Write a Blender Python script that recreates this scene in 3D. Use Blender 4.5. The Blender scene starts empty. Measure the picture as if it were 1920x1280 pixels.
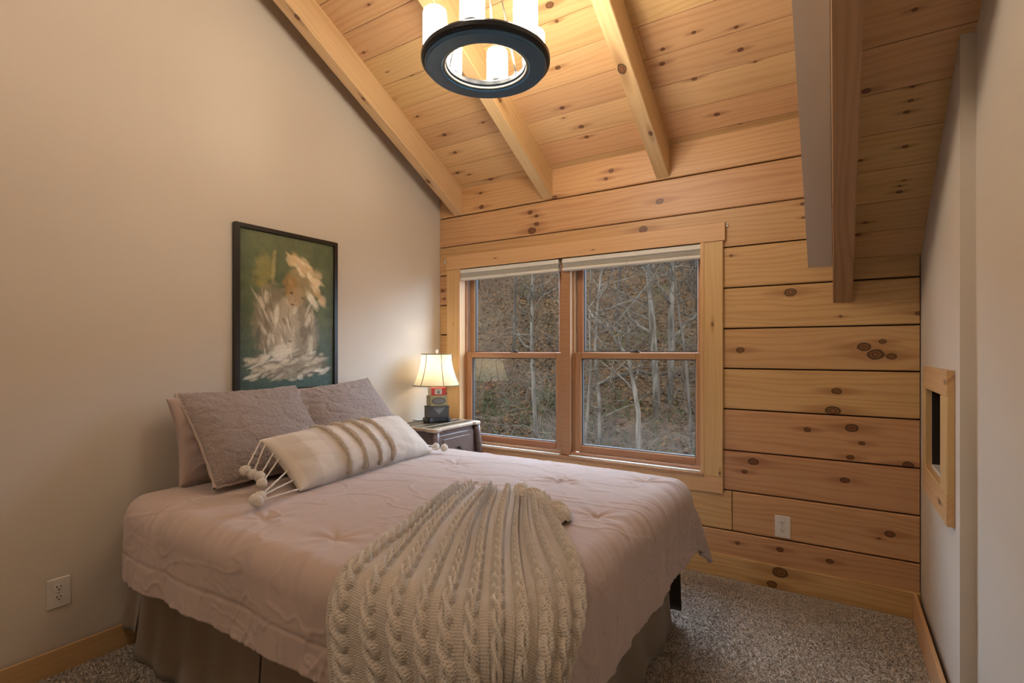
import bpy, math, random
import numpy as np
from mathutils import Matrix, Vector

random.seed(7)
rng = np.random.default_rng(7)
SC = bpy.context.scene
COL = SC.collection

# ------------------------------------------------------------------ camera
# axes: x along the window wall, y towards the window (wall face y = 0), z up
F_PX, YAW, HORIZON = 962.54, 0.563947, 657.87
CAM = np.array([2.589, -3.05, 1.256])
cam_d = bpy.data.cameras.new('camera')
cam_d.sensor_width = 36.0
cam_d.lens = F_PX / 1920 * 36.0
cam_d.shift_y = (HORIZON - 640) / 1920
cam_d.clip_start = 0.02
cam_o = bpy.data.objects.new('camera', cam_d)
COL.objects.link(cam_o)
cam_o.location = CAM
cam_o.rotation_euler = (math.pi / 2, 0, YAW)
SC.camera = cam_o

# ------------------------------------------------------------------ world, exposure
W = bpy.data.worlds.new('overcast_sky')
SC.world = W
W.use_nodes = True
bg = W.node_tree.nodes['Background']
bg.inputs[0].default_value = (0.64, 0.78, 1.0, 1)
bg.inputs[1].default_value = 9.0
SC.view_settings.view_transform = 'Standard'
SC.view_settings.look = 'None'
SC.view_settings.exposure = 0.83
SC.view_settings.gamma = 1.0
SC.view_settings.use_curve_mapping = False
SC.cycles.use_light_tree = False
SC.cycles.max_bounces = 5
SC.cycles.diffuse_bounces = 3
SC.cycles.glossy_bounces = 3
SC.cycles.transmission_bounces = 4
SC.cycles.transparent_max_bounces = 12
SC.cycles.caustics_reflective = False
SC.cycles.caustics_refractive = False

CANDLE_STRENGTH = 29.0
REAR_FILL = 25.0  # strength of the added fill lamp behind the viewer
LAMP_WATTS = 9.0

# ------------------------------------------------------------------ pixel helper (direction only)
_s, _c = math.sin(YAW), math.cos(YAW)
_F = np.array([-_s, _c, 0.]); _R = np.array([_c, _s, 0.]); _U = np.array([0, 0, 1.])
def ray(px, py):
    return _F + _R * (px - 960) / F_PX + _U * (HORIZON - py) / F_PX
def on(px, py, axis, val):
    d = ray(px, py); i = 'xyz'.index(axis)
    return CAM + d * (val - CAM[i]) / d[i]
def on_slope(px, py, z0, t):
    d = ray(px, py)
    return CAM + d * (z0 - t * CAM[1] - CAM[2]) / (d[2] + t * d[1])

# ------------------------------------------------------------------ node helpers
class X:
    """tiny expression wrapper that writes math nodes"""
    def __init__(self, nt, sock): self.nt, self.s = nt, sock
    def _m(self, op, *a):
        n = self.nt.nodes.new('ShaderNodeMath'); n.operation = op
        for i, v in enumerate((self,) + a):
            if isinstance(v, X): self.nt.links.new(v.s, n.inputs[i])
            else: n.inputs[i].default_value = float(v)
        return X(self.nt, n.outputs[0])
    def __add__(s, o): return s._m('ADD', o)
    __radd__ = __add__
    def __sub__(s, o): return s._m('SUBTRACT', o)
    def __rsub__(s, o): return (s * -1) + o
    def __mul__(s, o): return s._m('MULTIPLY', o)
    __rmul__ = __mul__
    def __truediv__(s, o): return s._m('DIVIDE', o)
    def sin(s): return s._m('SINE')
    def sqrt(s): return s._m('SQRT')
    def abs(s): return s._m('ABSOLUTE')
    def frac(s): return s._m('FRACT')
    def floor(s): return s._m('FLOOR')
    def pow(s, o): return s._m('POWER', o)
    def mx(s, o): return s._m('MAXIMUM', o)
    def mn(s, o): return s._m('MINIMUM', o)
    def step(s, a, b):
        n = s.nt.nodes.new('ShaderNodeMapRange'); n.interpolation_type = 'SMOOTHSTEP'
        s.nt.links.new(s.s, n.inputs[0]); n.inputs[1].default_value = a; n.inputs[2].default_value = b
        return X(s.nt, n.outputs[0])
    def rng(s, a, b, c, d):
        n = s.nt.nodes.new('ShaderNodeMapRange')
        s.nt.links.new(s.s, n.inputs[0])
        for i, v in enumerate((a, b, c, d)): n.inputs[i + 1].default_value = v
        return X(s.nt, n.outputs[0])

def val(nt, v):
    n = nt.nodes.new('ShaderNodeValue'); n.outputs[0].default_value = v; return X(nt, n.outputs[0])
def vec(nt, *c):
    n = nt.nodes.new('ShaderNodeCombineXYZ')
    for i, v in enumerate(c):
        if isinstance(v, X): nt.links.new(v.s, n.inputs[i])
        else: n.inputs[i].default_value = v
    return n.outputs[0]
def noise(nt, v, scale=5, detail=3, rough=.5, dist=0):
    n = nt.nodes.new('ShaderNodeTexNoise')
    if v is not None: nt.links.new(v, n.inputs['Vector'])
    n.inputs['Scale'].default_value = scale; n.inputs['Detail'].default_value = detail
    n.inputs['Roughness'].default_value = rough; n.inputs['Distortion'].default_value = dist
    return X(nt, n.outputs['Fac'])
def mix(nt, f, a, b, mode='MIX'):
    n = nt.nodes.new('ShaderNodeMix'); n.data_type = 'RGBA'; n.blend_type = mode
    if isinstance(f, X): nt.links.new(f.s, n.inputs[0])
    else: n.inputs[0].default_value = f
    for i, v in ((6, a), (7, b)):
        if isinstance(v, (tuple, list)): n.inputs[i].default_value = (*v[:3], 1)
        else: nt.links.new(v, n.inputs[i])
    return n.outputs[2]
def bump(nt, h, strength=.3, dist=.01):
    n = nt.nodes.new('ShaderNodeBump'); n.inputs['Strength'].default_value = strength
    n.inputs['Distance'].default_value = dist; nt.links.new(h.s, n.inputs['Height']); return n.outputs[0]
def new_mat(name):
    m = bpy.data.materials.new(name); m.use_nodes = True
    return m, m.node_tree, m.node_tree.nodes['Principled BSDF']
def coords(nt, which='Object'):
    return nt.nodes.new('ShaderNodeTexCoord').outputs[which]
def sep(nt, v):
    n = nt.nodes.new('ShaderNodeSeparateXYZ'); nt.links.new(v, n.inputs[0])
    return [X(nt, o) for o in n.outputs]
def plain(name, col, rough=.6, metal=0, spec=.5, var=.06, scale=30, bmp=0, bscale=200):
    m, nt, b = new_mat(name)
    c = coords(nt)
    n = noise(nt, c, scale, 3)
    dk = tuple(v * (1 - var) for v in col); lt = tuple(min(1, v * (1 + var)) for v in col)
    nt.links.new(mix(nt, n, dk, lt), b.inputs['Base Color'])
    b.inputs['Roughness'].default_value = rough; b.inputs['Metallic'].default_value = metal
    b.inputs['Specular IOR Level'].default_value = spec
    if bmp: nt.links.new(bump(nt, noise(nt, c, bscale, 4), bmp, .004), b.inputs['Normal'])
    return m

KN = 5
def pine(name, light, mid, dark, rough=.42, contrast=1.0, var=.16, kn=KN):
    """knotty pine: local x runs along the board, y + z across it; knots come from object properties"""
    m, nt, b = new_mat(name)
    px, py, pz = sep(nt, coords(nt))
    oi = nt.nodes.new('ShaderNodeObjectInfo'); rnd = X(nt, oi.outputs['Random'])
    u, v = px, py + pz
    r1 = rnd * 37.0
    warp = noise(nt, vec(nt, u * 1.3, v * 4, r1), 1.0, 2) - .5
    psi = v + warp * .05
    core = val(nt, 0); rings = val(nt, 0); rim = val(nt, 0); halo = val(nt, 0)
    wob = (noise(nt, vec(nt, u * 30, v * 30, r1), 1.0, 2) - .5) * .5
    for k in range(kn):
        at = nt.nodes.new('ShaderNodeAttribute'); at.attribute_type = 'OBJECT'; at.attribute_name = f'knot_{k}'
        ku, kv, kr = sep(nt, at.outputs['Vector'])
        kr = kr * .72 + 1e-5
        dv = v - kv
        du = (u - ku) * .72
        r2 = du * du + dv * dv + 1e-9
        psi = psi - (kr * kr * 1.9 * dv) / (r2 + kr * kr * .8)
        d = (r2.sqrt() / kr) + wob
        ck_ = 1 - d.step(.72, 1.0)
        core = core.mx(ck_)
        rings = rings.mx(ck_ * ((d * 13.0).sin() * .5 + .5) * (1 - d * .55))
        rim = rim.mx((1 - (d - .92).abs().step(.02, .26)))
        tail = (du * du * .12 + dv * dv * 1.6 + 1e-9).sqrt() / kr
        halo = halo.mx((1 - tail.step(.55, 2.3)) * .8)
    has = (core + rim).mn(1)
    ring = (psi * 210.0 + noise(nt, vec(nt, u * .9, psi * 9, r1), 1, 2) * 26.0).sin() * .5 + .5
    fine = noise(nt, vec(nt, u * 3.0, psi * 260, r1), 1.0, 4, .65)
    broad = noise(nt, vec(nt, u * .8, psi * 11, r1 + 5), 1.0, 3)
    g = ring.pow(2.2) * .30 * contrast + (fine - .5) * .55 * contrast + (broad - .4) * .75
    c = mix(nt, g.step(-.05, .75), light, mid)
    c = mix(nt, halo * .65, c, dark)
    kring = (rings * 1.2 + wob * .6).mn(1)
    kc = mix(nt, kring, (dark[0] * .22, dark[1] * .18, dark[2] * .18), (dark[0] * 1.0, dark[1] * .95, dark[2] * .9))
    c = mix(nt, core * .92, c, kc)
    c = mix(nt, rim * .85, c, (.035, .016, .007))
    hs = nt.nodes.new('ShaderNodeHueSaturation')
    nt.links.new(c, hs.inputs['Color'])
    nt.links.new(((rnd * 7.31).frac() * var + (1 - var / 2)).s, hs.inputs['Value'])
    nt.links.new(((rnd * 3.7).frac() * .02 + .49).s, hs.inputs['Hue'])
    nt.links.new(hs.outputs[0], b.inputs['Base Color'])
    b.inputs['Roughness'].default_value = rough
    nt.links.new((fine * .12 + (rough - .06)).s, b.inputs['Roughness'])
    nt.links.new(bump(nt, noise(nt, vec(nt, u * 4, v * 220, r1), 1, 1), .06, .003), b.inputs['Normal'])
    return m

M = {}
M['pine_wall'] = pine('pine_wall', (.61, .365, .17), (.46, .24, .096), (.27, .105, .035))
M['pine_ceiling'] = pine('pine_ceiling', (.67, .43, .215), (.53, .30, .13), (.27, .11, .04), contrast=.9)
M['pine_rafter'] = pine('pine_rafter', (.70, .48, .26), (.58, .36, .17), (.30, .13, .05), var=.08)
M['pine_beam'] = pine('pine_beam', (.42, .25, .135), (.29, .16, .08), (.16, .07, .03), var=.04, kn=0)
M['pine_trim'] = pine('pine_trim', (.66, .42, .20), (.54, .31, .13), (.28, .11, .04), contrast=.7, var=.06)
M['fir_sash'] = pine('fir_sash', (.43, .225, .115), (.34, .16, .075), (.2, .08, .03), contrast=.8, var=.06, kn=0)

def drywall():
    m, nt, b = new_mat('painted_drywall')
    c = coords(nt)
    n = noise(nt, c, 2.5, 2)
    nt.links.new(mix(nt, n, (.66, .585, .50), (.68, .605, .52)), b.inputs['Base Color'])
    b.inputs['Roughness'].default_value = .75; b.inputs['Specular IOR Level'].default_value = .25
    return m
M['drywall'] = drywall()
M['cheek_paint'] = M['drywall']

def carpet():
    m, nt, b = new_mat('carpet')
    c = coords(nt)
    f = noise(nt, c, 170, 2, .7); g = noise(nt, c, 90, 3); w = noise(nt, c, 3, 3)
    a = mix(nt, f.step(.3, .7), (.16, .12, .09), (.88, .78, .68))
    a = mix(nt, (g * .25 + w * .2), a, (.50, .42, .35))
    nt.links.new(a, b.inputs['Base Color'])
    b.inputs['Roughness'].default_value = 1; b.inputs['Specular IOR Level'].default_value = .05
    nt.links.new(bump(nt, f + g * .8, .5, .004), b.inputs['Normal'])
    return m
M['carpet'] = carpet()
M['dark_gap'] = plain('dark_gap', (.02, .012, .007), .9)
M['white_plastic'] = plain('white_plastic', (.74, .69, .63), .35, var=.02)
M['slot_black'] = plain('slot_black', (.012, .01, .01), .6)
M['steel'] = plain('steel', (.5, .48, .45), .3, 1)
M['black_frame'] = plain('black_frame', (.018, .015, .012), .38, var=.2)
M['vinyl_white'] = plain('vinyl_white', (.72, .70, .66), .45, var=.02)
M['bronze'] = plain('bronze', (.05, .035, .025), .4, .6)
M['shade_fabric'] = plain('shade_fabric', (.60, .57, .53), .85, var=.04, scale=90)

def fabric(name, col, var=.1, weave=900, bmp=.25, sheen=.25, rough=.85, soft=6, dist=.002):
    m, nt, b = new_mat(name)
    c = coords(nt)
    big = noise(nt, c, soft, 4); fi = noise(nt, c, weave, 2)
    dk = tuple(v * (1 - var) for v in col); lt = tuple(min(1, v * (1 + var)) for v in col)
    nt.links.new(mix(nt, big * .6 + fi * .4, dk, lt), b.inputs['Base Color'])
    b.inputs['Roughness'].default_value = rough; b.inputs['Specular IOR Level'].default_value = .2
    b.inputs['Sheen Weight'].default_value = sheen; b.inputs['Sheen Roughness'].default_value = .5
    nt.links.new(bump(nt, fi + noise(nt, c, weave * .25, 3) * .7, bmp, dist), b.inputs['Normal'])
    return m
M['comforter'] = fabric('comforter_cotton', (.545, .435, .395), .06, 700, .2)
M['sham'] = fabric('sham_cotton', (.44, .34, .30), .07, 700, .2)
M['sherpa'] = fabric('sherpa', (.40, .315, .285), .38, 190, 1.0, .5, 1, 150, .012)
M['sherpa_piping'] = fabric('sherpa_piping', (.47, .37, .325), .15, 260, .8, .5, 1, 30, .004)
M['skirt'] = fabric('skirt_cotton', (.255, .195, .145), .08, 600, .2)
M['skirt_dark'] = fabric('dark_skirt_cotton', (.06, .045, .035), .08, 600, .2)
M['mattress'] = fabric('mattress_ticking', (.5, .47, .43), .05, 500, .2)
M['pompom'] = fabric('pompom_yarn', (.82, .755, .67), .16, 320, .9, .5, 1, 40, .004)
M['tuft'] = fabric('tufted_yarn', (.66, .575, .485), .25, 300, .9, .5, 1, 60, .004)

def lumbar_fabric():
    m, nt, b = new_mat('striped_linen')
    c = coords(nt); x, y, z = sep(nt, c)
    st = ((x * 2 * math.pi / .155 + .9).sin() + (noise(nt, c, 60, 2) - .5) * .5).step(-.25, .25)
    rib = (x * 2 * math.pi / .006).sin() * .5 + .5
    fi = noise(nt, c, 700, 2)
    a = mix(nt, st, (.68, .605, .53), (.77, .70, .625))
    a = mix(nt, fi * .30, a, (.48, .41, .345))
    nt.links.new(a, b.inputs['Base Color'])
    b.inputs['Roughness'].default_value = .9; b.inputs['Specular IOR Level'].default_value = .15
    b.inputs['Sheen Weight'].default_value = .3
    nt.links.new(bump(nt, rib * .5 + fi, .35, .002), b.inputs['Normal'])
    return m
M['lumbar'] = lumbar_fabric()

def knit():
    m, nt, b = new_mat('cable_knit_wool')
    uv = coords(nt, 'UV'); u, v, _ = sep(nt, uv)        # metres across / along
    cab = nt.nodes.new('ShaderNodeAttribute'); cab.attribute_name = 'cable'
    ph = nt.nodes.new('ShaderNodeAttribute'); ph.attribute_name = 'strand'
    cb = X(nt, cab.outputs['Fac']); sd = X(nt, ph.outputs['Fac'])
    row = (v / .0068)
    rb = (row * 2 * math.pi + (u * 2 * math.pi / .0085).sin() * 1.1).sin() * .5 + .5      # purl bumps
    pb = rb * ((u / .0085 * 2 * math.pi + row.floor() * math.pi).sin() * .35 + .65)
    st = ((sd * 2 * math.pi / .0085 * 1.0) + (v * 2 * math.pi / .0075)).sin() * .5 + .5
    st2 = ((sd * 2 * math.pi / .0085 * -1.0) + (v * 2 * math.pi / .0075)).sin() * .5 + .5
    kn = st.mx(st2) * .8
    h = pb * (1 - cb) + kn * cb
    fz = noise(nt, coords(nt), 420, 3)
    a = mix(nt, h * .75 + fz * .35, (.49, .42, .35), (.88, .815, .74))  # hollows between stitches coloured darker, as painted shade
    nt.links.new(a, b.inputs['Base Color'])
    b.inputs['Roughness'].default_value = .95; b.inputs['Specular IOR Level'].default_value = .1
    b.inputs['Sheen Weight'].default_value = .4
    nt.links.new(bump(nt, h + fz * .3, .7, .003), b.inputs['Normal'])
    return m
M['knit'] = knit()

def emis(name, col, s):
    m, nt, b = new_mat(name)
    b.inputs['Base Color'].default_value = (.9, .88, .82, 1)
    n = noise(nt, coords(nt), 8, 2)
    nt.links.new(mix(nt, n, tuple(c * .97 for c in col), col), b.inputs['Emission Color'])
    b.inputs['Emission Strength'].default_value = s
    return m
M['candle_glow'] = emis('frosted_glass_lit', (1.0, .86, .68), CANDLE_STRENGTH)

def ring_metal():
    m, nt, b = new_mat('chandelier_iron')
    n = noise(nt, coords(nt), 25, 4)
    nt.links.new(mix(nt, n, (.012, .016, .022), (.022, .028, .038)), b.inputs['Base Color'])
    b.inputs['Metallic'].default_value = .3; b.inputs['Roughness'].default_value = .32
    return m
M['iron'] = ring_metal()
M['sky_tint_iron'] = plain('iron_sky_tint', (.045, .14, .28), .3, .15, var=.15)  # blue stands in for cool window light reflected by the ring underside
M['candle_glint'] = plain('candle_glint', (.40, .40, .34), .4, .2, var=.1)  # pale tone paints the candle reflection along the inner rim

def shade_glass():
    m, nt, b = new_mat('lamp_shade_silk')
    tr = nt.nodes.new('ShaderNodeBsdfTranslucent'); df = nt.nodes.new('ShaderNodeBsdfDiffuse')
    n = noise(nt, coords(nt), 300, 2)
    c = mix(nt, n, (.86, .80, .62), (.92, .87, .70))
    nt.links.new(c, tr.inputs[0]); nt.links.new(c, df.inputs[0])
    mx = nt.nodes.new('ShaderNodeMixShader'); mx.inputs[0].default_value = .55
    nt.links.new(df.outputs[0], mx.inputs[1]); nt.links.new(tr.outputs[0], mx.inputs[2])
    nt.links.new(mx.outputs[0], nt.nodes['Material Output'].inputs[0])
    return m
M['lamp_shade'] = shade_glass()

def pane_glass():
    m, nt, b = new_mat('window_glass')
    tr = nt.nodes.new('ShaderNodeBsdfTransparent'); gl = nt.nodes.new('ShaderNodeBsdfGlossy')
    tr.inputs[0].default_value = (.93, .95, .94, 1)
    gl.inputs[1].default_value = .0
    lw = nt.nodes.new('ShaderNodeLayerWeight'); lw.inputs[0].default_value = .5
    n = noise(nt, coords(nt), 1.5, 1)
    f = X(nt, lw.outputs['Facing']).pow(5.0) * .95 + (n * .004 + .056)
    mx = nt.nodes.new('ShaderNodeMixShader'); nt.links.new(f.s, mx.inputs[0])
    nt.links.new(tr.outputs[0], mx.inputs[1]); nt.links.new(gl.outputs[0], mx.inputs[2])
    nt.links.new(mx.outputs[0], nt.nodes['Material Output'].inputs[0])
    return m
M['glass'] = pane_glass()

def vcol(name, rough=.5, bmp=.3):
    m, nt, b = new_mat(name)
    at = nt.nodes.new('ShaderNodeAttribute'); at.attribute_name = 'paint'
    n = noise(nt, coords(nt), 160, 4, .7)
    nt.links.new(mix(nt, (n - .5) * .4 + .04, at.outputs['Color'], (.05, .05, .03)), b.inputs['Base Color'])
    b.inputs['Roughness'].default_value = rough
    nt.links.new(bump(nt, n, bmp, .003), b.inputs['Normal'])
    return m
M['oil_paint'] = vcol('oil_paint')

M['stand_top'] = pine('nightstand_top', (.46, .35, .25), (.30, .215, .15), (.14, .09, .06), rough=.35, kn=0)
M['stand_body'] = pine('nightstand_body', (.15, .10, .085), (.09, .058, .055), (.03, .018, .015), rough=.3, kn=0)
M['stand_inlay'] = plain('nightstand_inlay', (.07, .065, .05), .35, var=.3)
M['lamp_black'] = plain('lamp_black_lacquer', (.016, .016, .018), .35, var=.4)
M['box_dark'] = plain('dark_tin', (.055, .05, .046), .42, var=.25, bmp=.1)
M['box_olive'] = plain('olive_tin', (.30, .245, .12), .45, var=.15)
M['box_brown'] = plain('brown_print', (.10, .06, .035), .5, var=.3)
M['box_red'] = plain('red_tin', (.50, .045, .035), .4, var=.12)
M['box_cream'] = plain('cream_print', (.62, .57, .48), .5, var=.2)
M['box_grey'] = plain('grey_print', (.16, .15, .14), .5, var=.2)
M['shade_trim'] = plain('lamp_shade_trim', (.26, .21, .12), .7)
M['cord'] = plain('lamp_cord', (.02, .018, .015), .5)

def bark(name, a, c2):
    m, nt, b = new_mat(name)
    x, y, z = sep(nt, coords(nt))
    n = noise(nt, vec(nt, x * 6, y * 6, z * 1.2), 2, 4, .65)
    nt.links.new(mix(nt, n.step(.3, .7), a, c2), b.inputs['Base Color'])
    b.inputs['Roughness'].default_value = .95; b.inputs['Specular IOR Level'].default_value = 0
    return m
M['bark_pale'] = bark('bark_pale', (.016, .0115, .0078), (.056, .042, .0295))
M['bark_grey'] = bark('bark_grey', (.012, .0085, .006), (.034, .025, .018))
M['bark_brown'] = bark('bark_brown', (.013, .0085, .006), (.034, .023, .016))

def litter():
    m, nt, b = new_mat('leaf_litter')
    c = coords(nt)
    a = noise(nt, c, .6, 4); f = noise(nt, c, 9, 5, .7); g = noise(nt, c, 1.3, 3)
    col = mix(nt, f.step(.3, .72), (.009, .0052, .0028), (.068, .034, .0155))
    col = mix(nt, a.step(.52, .68) * .6, col, (.018, .021, .008))
    col = mix(nt, g * .35, col, (.028, .018, .011))
    nt.links.new(col, b.inputs['Base Color'])
    b.inputs['Roughness'].default_value = 1; b.inputs['Specular IOR Level'].default_value = 0
    nt.links.new(bump(nt, f, 1, .08), b.inputs['Normal'])
    return m
M['litter'] = litter()
M['leaf'] = plain('dry_leaf', (.056, .026, .010), .9, spec=0, var=.5, scale=3)
M['brush'] = plain('brush_twigs', (.034, .022, .015), .95, spec=0, var=.35, scale=4)
M['brush_pale'] = plain('pale_twigs', (.05, .039, .026), .95, spec=0, var=.35, scale=4)
M['green_brush'] = plain('green_brush', (.016, .023, .008), .95, spec=0, var=.4, scale=4)

# ------------------------------------------------------------------ object helpers
def link(o, parent=None, label=None, cat=None, group=None, kind=None):
    COL.objects.link(o)
    if parent is not None: o.parent = parent
    if label: o['label'] = label
    if cat: o['category'] = cat
    if group: o['group'] = group
    if kind: o['kind'] = kind
    return o
def empty(name, loc=(0, 0, 0), label=None, cat=None, group=None, kind=None, rz=0, parent=None):
    o = bpy.data.objects.new(name, None); o.empty_display_size = .05
    o.location = loc; o.rotation_euler[2] = rz
    return link(o, parent, label, cat, group, kind)
def mesh_of(name, verts, faces, mat, smooth=False):
    me = bpy.data.meshes.new(name)
    me.from_pydata([tuple(v) for v in verts], [], [tuple(f) for f in faces])
    if smooth: me.polygons.foreach_set('use_smooth', [True] * len(me.polygons))
    if mat is not None: me.materials.append(M[mat] if isinstance(mat, str) else mat)
    me.update()
    return me
def obj(name, verts, faces, mat, parent=None, smooth=False, **k):
    o = bpy.data.objects.new(name, mesh_of(name, verts, faces, mat, smooth))
    return link(o, parent, **k)
def grid_mesh(name, P, mat, parent=None, uv=None, attrs=None, close_u=False, **k):
    """P: (n, m, 3) array"""
    n, m = P.shape[:2]
    idx = np.arange(n * m).reshape(n, m)
    if close_u: idx = np.vstack([idx, idx[:1]])
    q = np.stack([idx[:-1, :-1], idx[1:, :-1], idx[1:, 1:], idx[:-1, 1:]], -1).reshape(-1, 4)
    me = bpy.data.meshes.new(name)
    me.vertices.add(n * m); me.vertices.foreach_set('co', P.reshape(-1).astype(np.float32))
    me.loops.add(q.size); me.loops.foreach_set('vertex_index', q.reshape(-1).astype(np.int32))
    me.polygons.add(len(q)); me.polygons.foreach_set('loop_start', (np.arange(len(q)) * 4).astype(np.int32))
    me.update(calc_edges=True)
    me.polygons.foreach_set('use_smooth', np.ones(len(q), bool))
    if uv is not None:
        l = me.uv_layers.new(name='UVMap')
        l.data.foreach_set('uv', uv.reshape(-1, 2)[q.reshape(-1)].reshape(-1).astype(np.float32))
    for an, a in (attrs or {}).items():
        if a.ndim == 2:
            at = me.attributes.new(an, 'FLOAT', 'POINT'); at.data.foreach_set('value', a.reshape(-1).astype(np.float32))
        else:
            at = me.attributes.new(an, 'FLOAT_COLOR', 'POINT'); at.data.foreach_set('color', a.reshape(-1).astype(np.float32))
    me.materials.append(M[mat]); me.update(); me.validate()
    return link(bpy.data.objects.new(name, me), parent, **k)

class MB:
    def __init__(s): s.v, s.f = [], []
    def add(s, v, f):
        o = len(s.v); s.v += [tuple(p) for p in v]; s.f += [tuple(i + o for i in q) for q in f]; return s
    def box(s, lo, hi, b=0):
        return s.add(*box_vf(lo, hi, b))
    def tube(s, pts, rad, n=8, cap=True):
        return s.add(*tube_vf(pts, rad, n, cap))
    def lathe(s, prof, n=32, c=(0, 0, 0), close=False):
        v, f = [], []
        for i in range(n):
            a = 2 * math.pi * i / n
            for r, z in prof: v.append((c[0] + r * math.cos(a), c[1] + r * math.sin(a), c[2] + z))
        k = len(prof)
        for i in range(n):
            j = (i + 1) % n
            for q in range(k - (0 if close else 1)):
                q2 = (q + 1) % k
                f.append((i * k + q, j * k + q, j * k + q2, i * k + q2))
        return s.add(v, f)
    def prism(s, outline, z0, z1):
        n = len(outline)
        v = [(x, y, z0) for x, y in outline] + [(x, y, z1) for x, y in outline]
        f = [tuple(range(n))[::-1], tuple(range(n, 2 * n))] + [(i, (i + 1) % n, n + (i + 1) % n, n + i) for i in range(n)]
        return s.add(v, f)
    def build(s, name, mat, parent=None, smooth=False, **k):
        return obj(name, s.v, s.f, mat, parent, smooth, **k)

def box_vf(lo, hi, b=0):
    (x0, y0, z0), (x1, y1, z1) = lo, hi
    if b <= 0:
        v = [(x, y, z) for z in (z0, z1) for x, y in ((x0, y0), (x1, y0), (x1, y1), (x0, y1))]
        return v, [(3, 2, 1, 0), (4, 5, 6, 7), (0, 1, 5, 4), (1, 2, 6, 5), (2, 3, 7, 6), (3, 0, 4, 7)]
    v = []
    for z, i in ((z0, b), (z0 + b, 0), (z1 - b, 0), (z1, b)):
        v += [(x0 + i, y0 + i, z), (x1 - i, y0 + i, z), (x1 - i, y1 - i, z), (x0 + i, y1 - i, z)]
    f = [(3, 2, 1, 0), (12, 13, 14, 15)]
    for k in range(3):
        for i in range(4):
            j = (i + 1) % 4
            f.append((k * 4 + i, k * 4 + j, k * 4 + 4 + j, k * 4 + 4 + i))
    return v, f
def tube_vf(pts, rad, n=8, cap=True):
    pts = [Vector(p) for p in pts]
    if not hasattr(rad, '__len__'): rad = [rad] * len(pts)
    v, f = [], []
    t0 = (pts[1] - pts[0]).normalized()
    a = t0.orthogonal().normalized()
    for i, p in enumerate(pts):
        t = (pts[min(i + 1, len(pts) - 1)] - pts[max(i - 1, 0)]).normalized()
        a = (a - t * a.dot(t)).normalized(); bb = t.cross(a)
        for k in range(n):
            w = 2 * math.pi * k / n
            v.append(p + (a * math.cos(w) + bb * math.sin(w)) * rad[i])
    for i in range(len(pts) - 1):
        for k in range(n):
            j = (k + 1) % n
            f.append((i * n + k, i * n + j, (i + 1) * n + j, (i + 1) * n + k))
    if cap:
        f.append(tuple(range(n))[::-1]); f.append(tuple(range((len(pts) - 1) * n, len(pts) * n)))
    return v, f
def frame(o, ex, ey, ez):
    m = Matrix.Identity(4)
    for i, c in enumerate((ex, ey, ez)):
        for j in range(3): m[j][i] = c[j]
    for j in range(3): m[j][3] = o[j]
    return m

_board_cache = {}
def board(name, o, ex, ey, L, Wd, T, mat, parent=None, bev=.004, **k):
    """board with its own local axes: x length, y width, z outwards (visible face z = 0, body behind)"""
    key = (round(L, 4), round(Wd, 4), round(T, 4), mat, bev)
    me = _board_cache.get(key)
    if me is None:
        v = [(0, 0, -T), (L, 0, -T), (L, Wd, -T), (0, Wd, -T), (0, 0, -bev), (L, 0, -bev), (L, Wd, -bev), (0, Wd, -bev),
             (bev * .4, bev, 0), (L - bev * .4, bev, 0), (L - bev * .4, Wd - bev, 0), (bev * .4, Wd - bev, 0)]
        f = [(3, 2, 1, 0), (8, 9, 10, 11)]
        for q in range(2):
            for i in range(4):
                j = (i + 1) % 4
                f.append((q * 4 + i, q * 4 + j, q * 4 + 4 + j, q * 4 + 4 + i))
        me = _board_cache[key] = mesh_of(name, v, f, mat)
    ob = bpy.data.objects.new(name, me)
    ex, ey = Vector(ex).normalized(), Vector(ey).normalized()
    ob.matrix_world = frame(o, ex, ey, ex.cross(ey))
    link(ob, parent, **k)
    ob['_dims'] = (L, Wd)
    return ob
def set_knots(ob, ks):
    for i, kk in enumerate(ks[:KN]): ob[f'knot_{i}'] = [float(kk[0]), float(kk[1]), float(kk[2])]

def vnoise(x, y, seed=0):
    """smooth value noise, numpy"""
    xi, yi = np.floor(x).astype(int), np.floor(y).astype(int)
    fx, fy = x - xi, y - yi
    fx = fx * fx * fx * (fx * (fx * 6 - 15) + 10); fy = fy * fy * fy * (fy * (fy * 6 - 15) + 10)
    def h(a, b):
        n = (a * 374761393 + b * 668265263 + seed * 1442695041) & 0x7fffffff
        n = ((n ^ (n >> 13)) * 1274126177) & 0x7fffffff
        return ((n ^ (n >> 16)) & 0xffff) / 65535.0
    return (h(xi, yi) * (1 - fx) + h(xi + 1, yi) * fx) * (1 - fy) + (h(xi, yi + 1) * (1 - fx) + h(xi + 1, yi + 1) * fx) * fy
def fbm(x, y, seed=0, oct=4):
    t, a, s = 0, .5, 0
    for i in range(oct):
        t = t + a * vnoise(x * 2 ** i, y * 2 ** i, seed + i * 17); s += a; a *= .5
    return t / s
def normals(P):
    du = np.gradient(P, axis=0); dv = np.gradient(P, axis=1)
    n = np.cross(du, dv); return n / (np.linalg.norm(n, axis=-1, keepdims=True) + 1e-12)
def sstep(x, a, b):
    t = np.clip((x - a) / (b - a), 0, 1); return t * t * (3 - 2 * t)

# ================================================================== STRUCTURE
XR, XB, Y1, YBACK = 2.922, 2.961, -.896, -3.95
Z0D, TD = 2.489, .524        # dormer ceiling height at the window wall, rise per metre
Z0M, TM = 1.727, .626        # main roof, right of the beam

fl = MB().box((-.1, YBACK - .1, -.1), (3.2, .14, 0)).build('floor', 'carpet', kind='structure', label='speckled taupe brown carpet floor', cat='floor')
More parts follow.
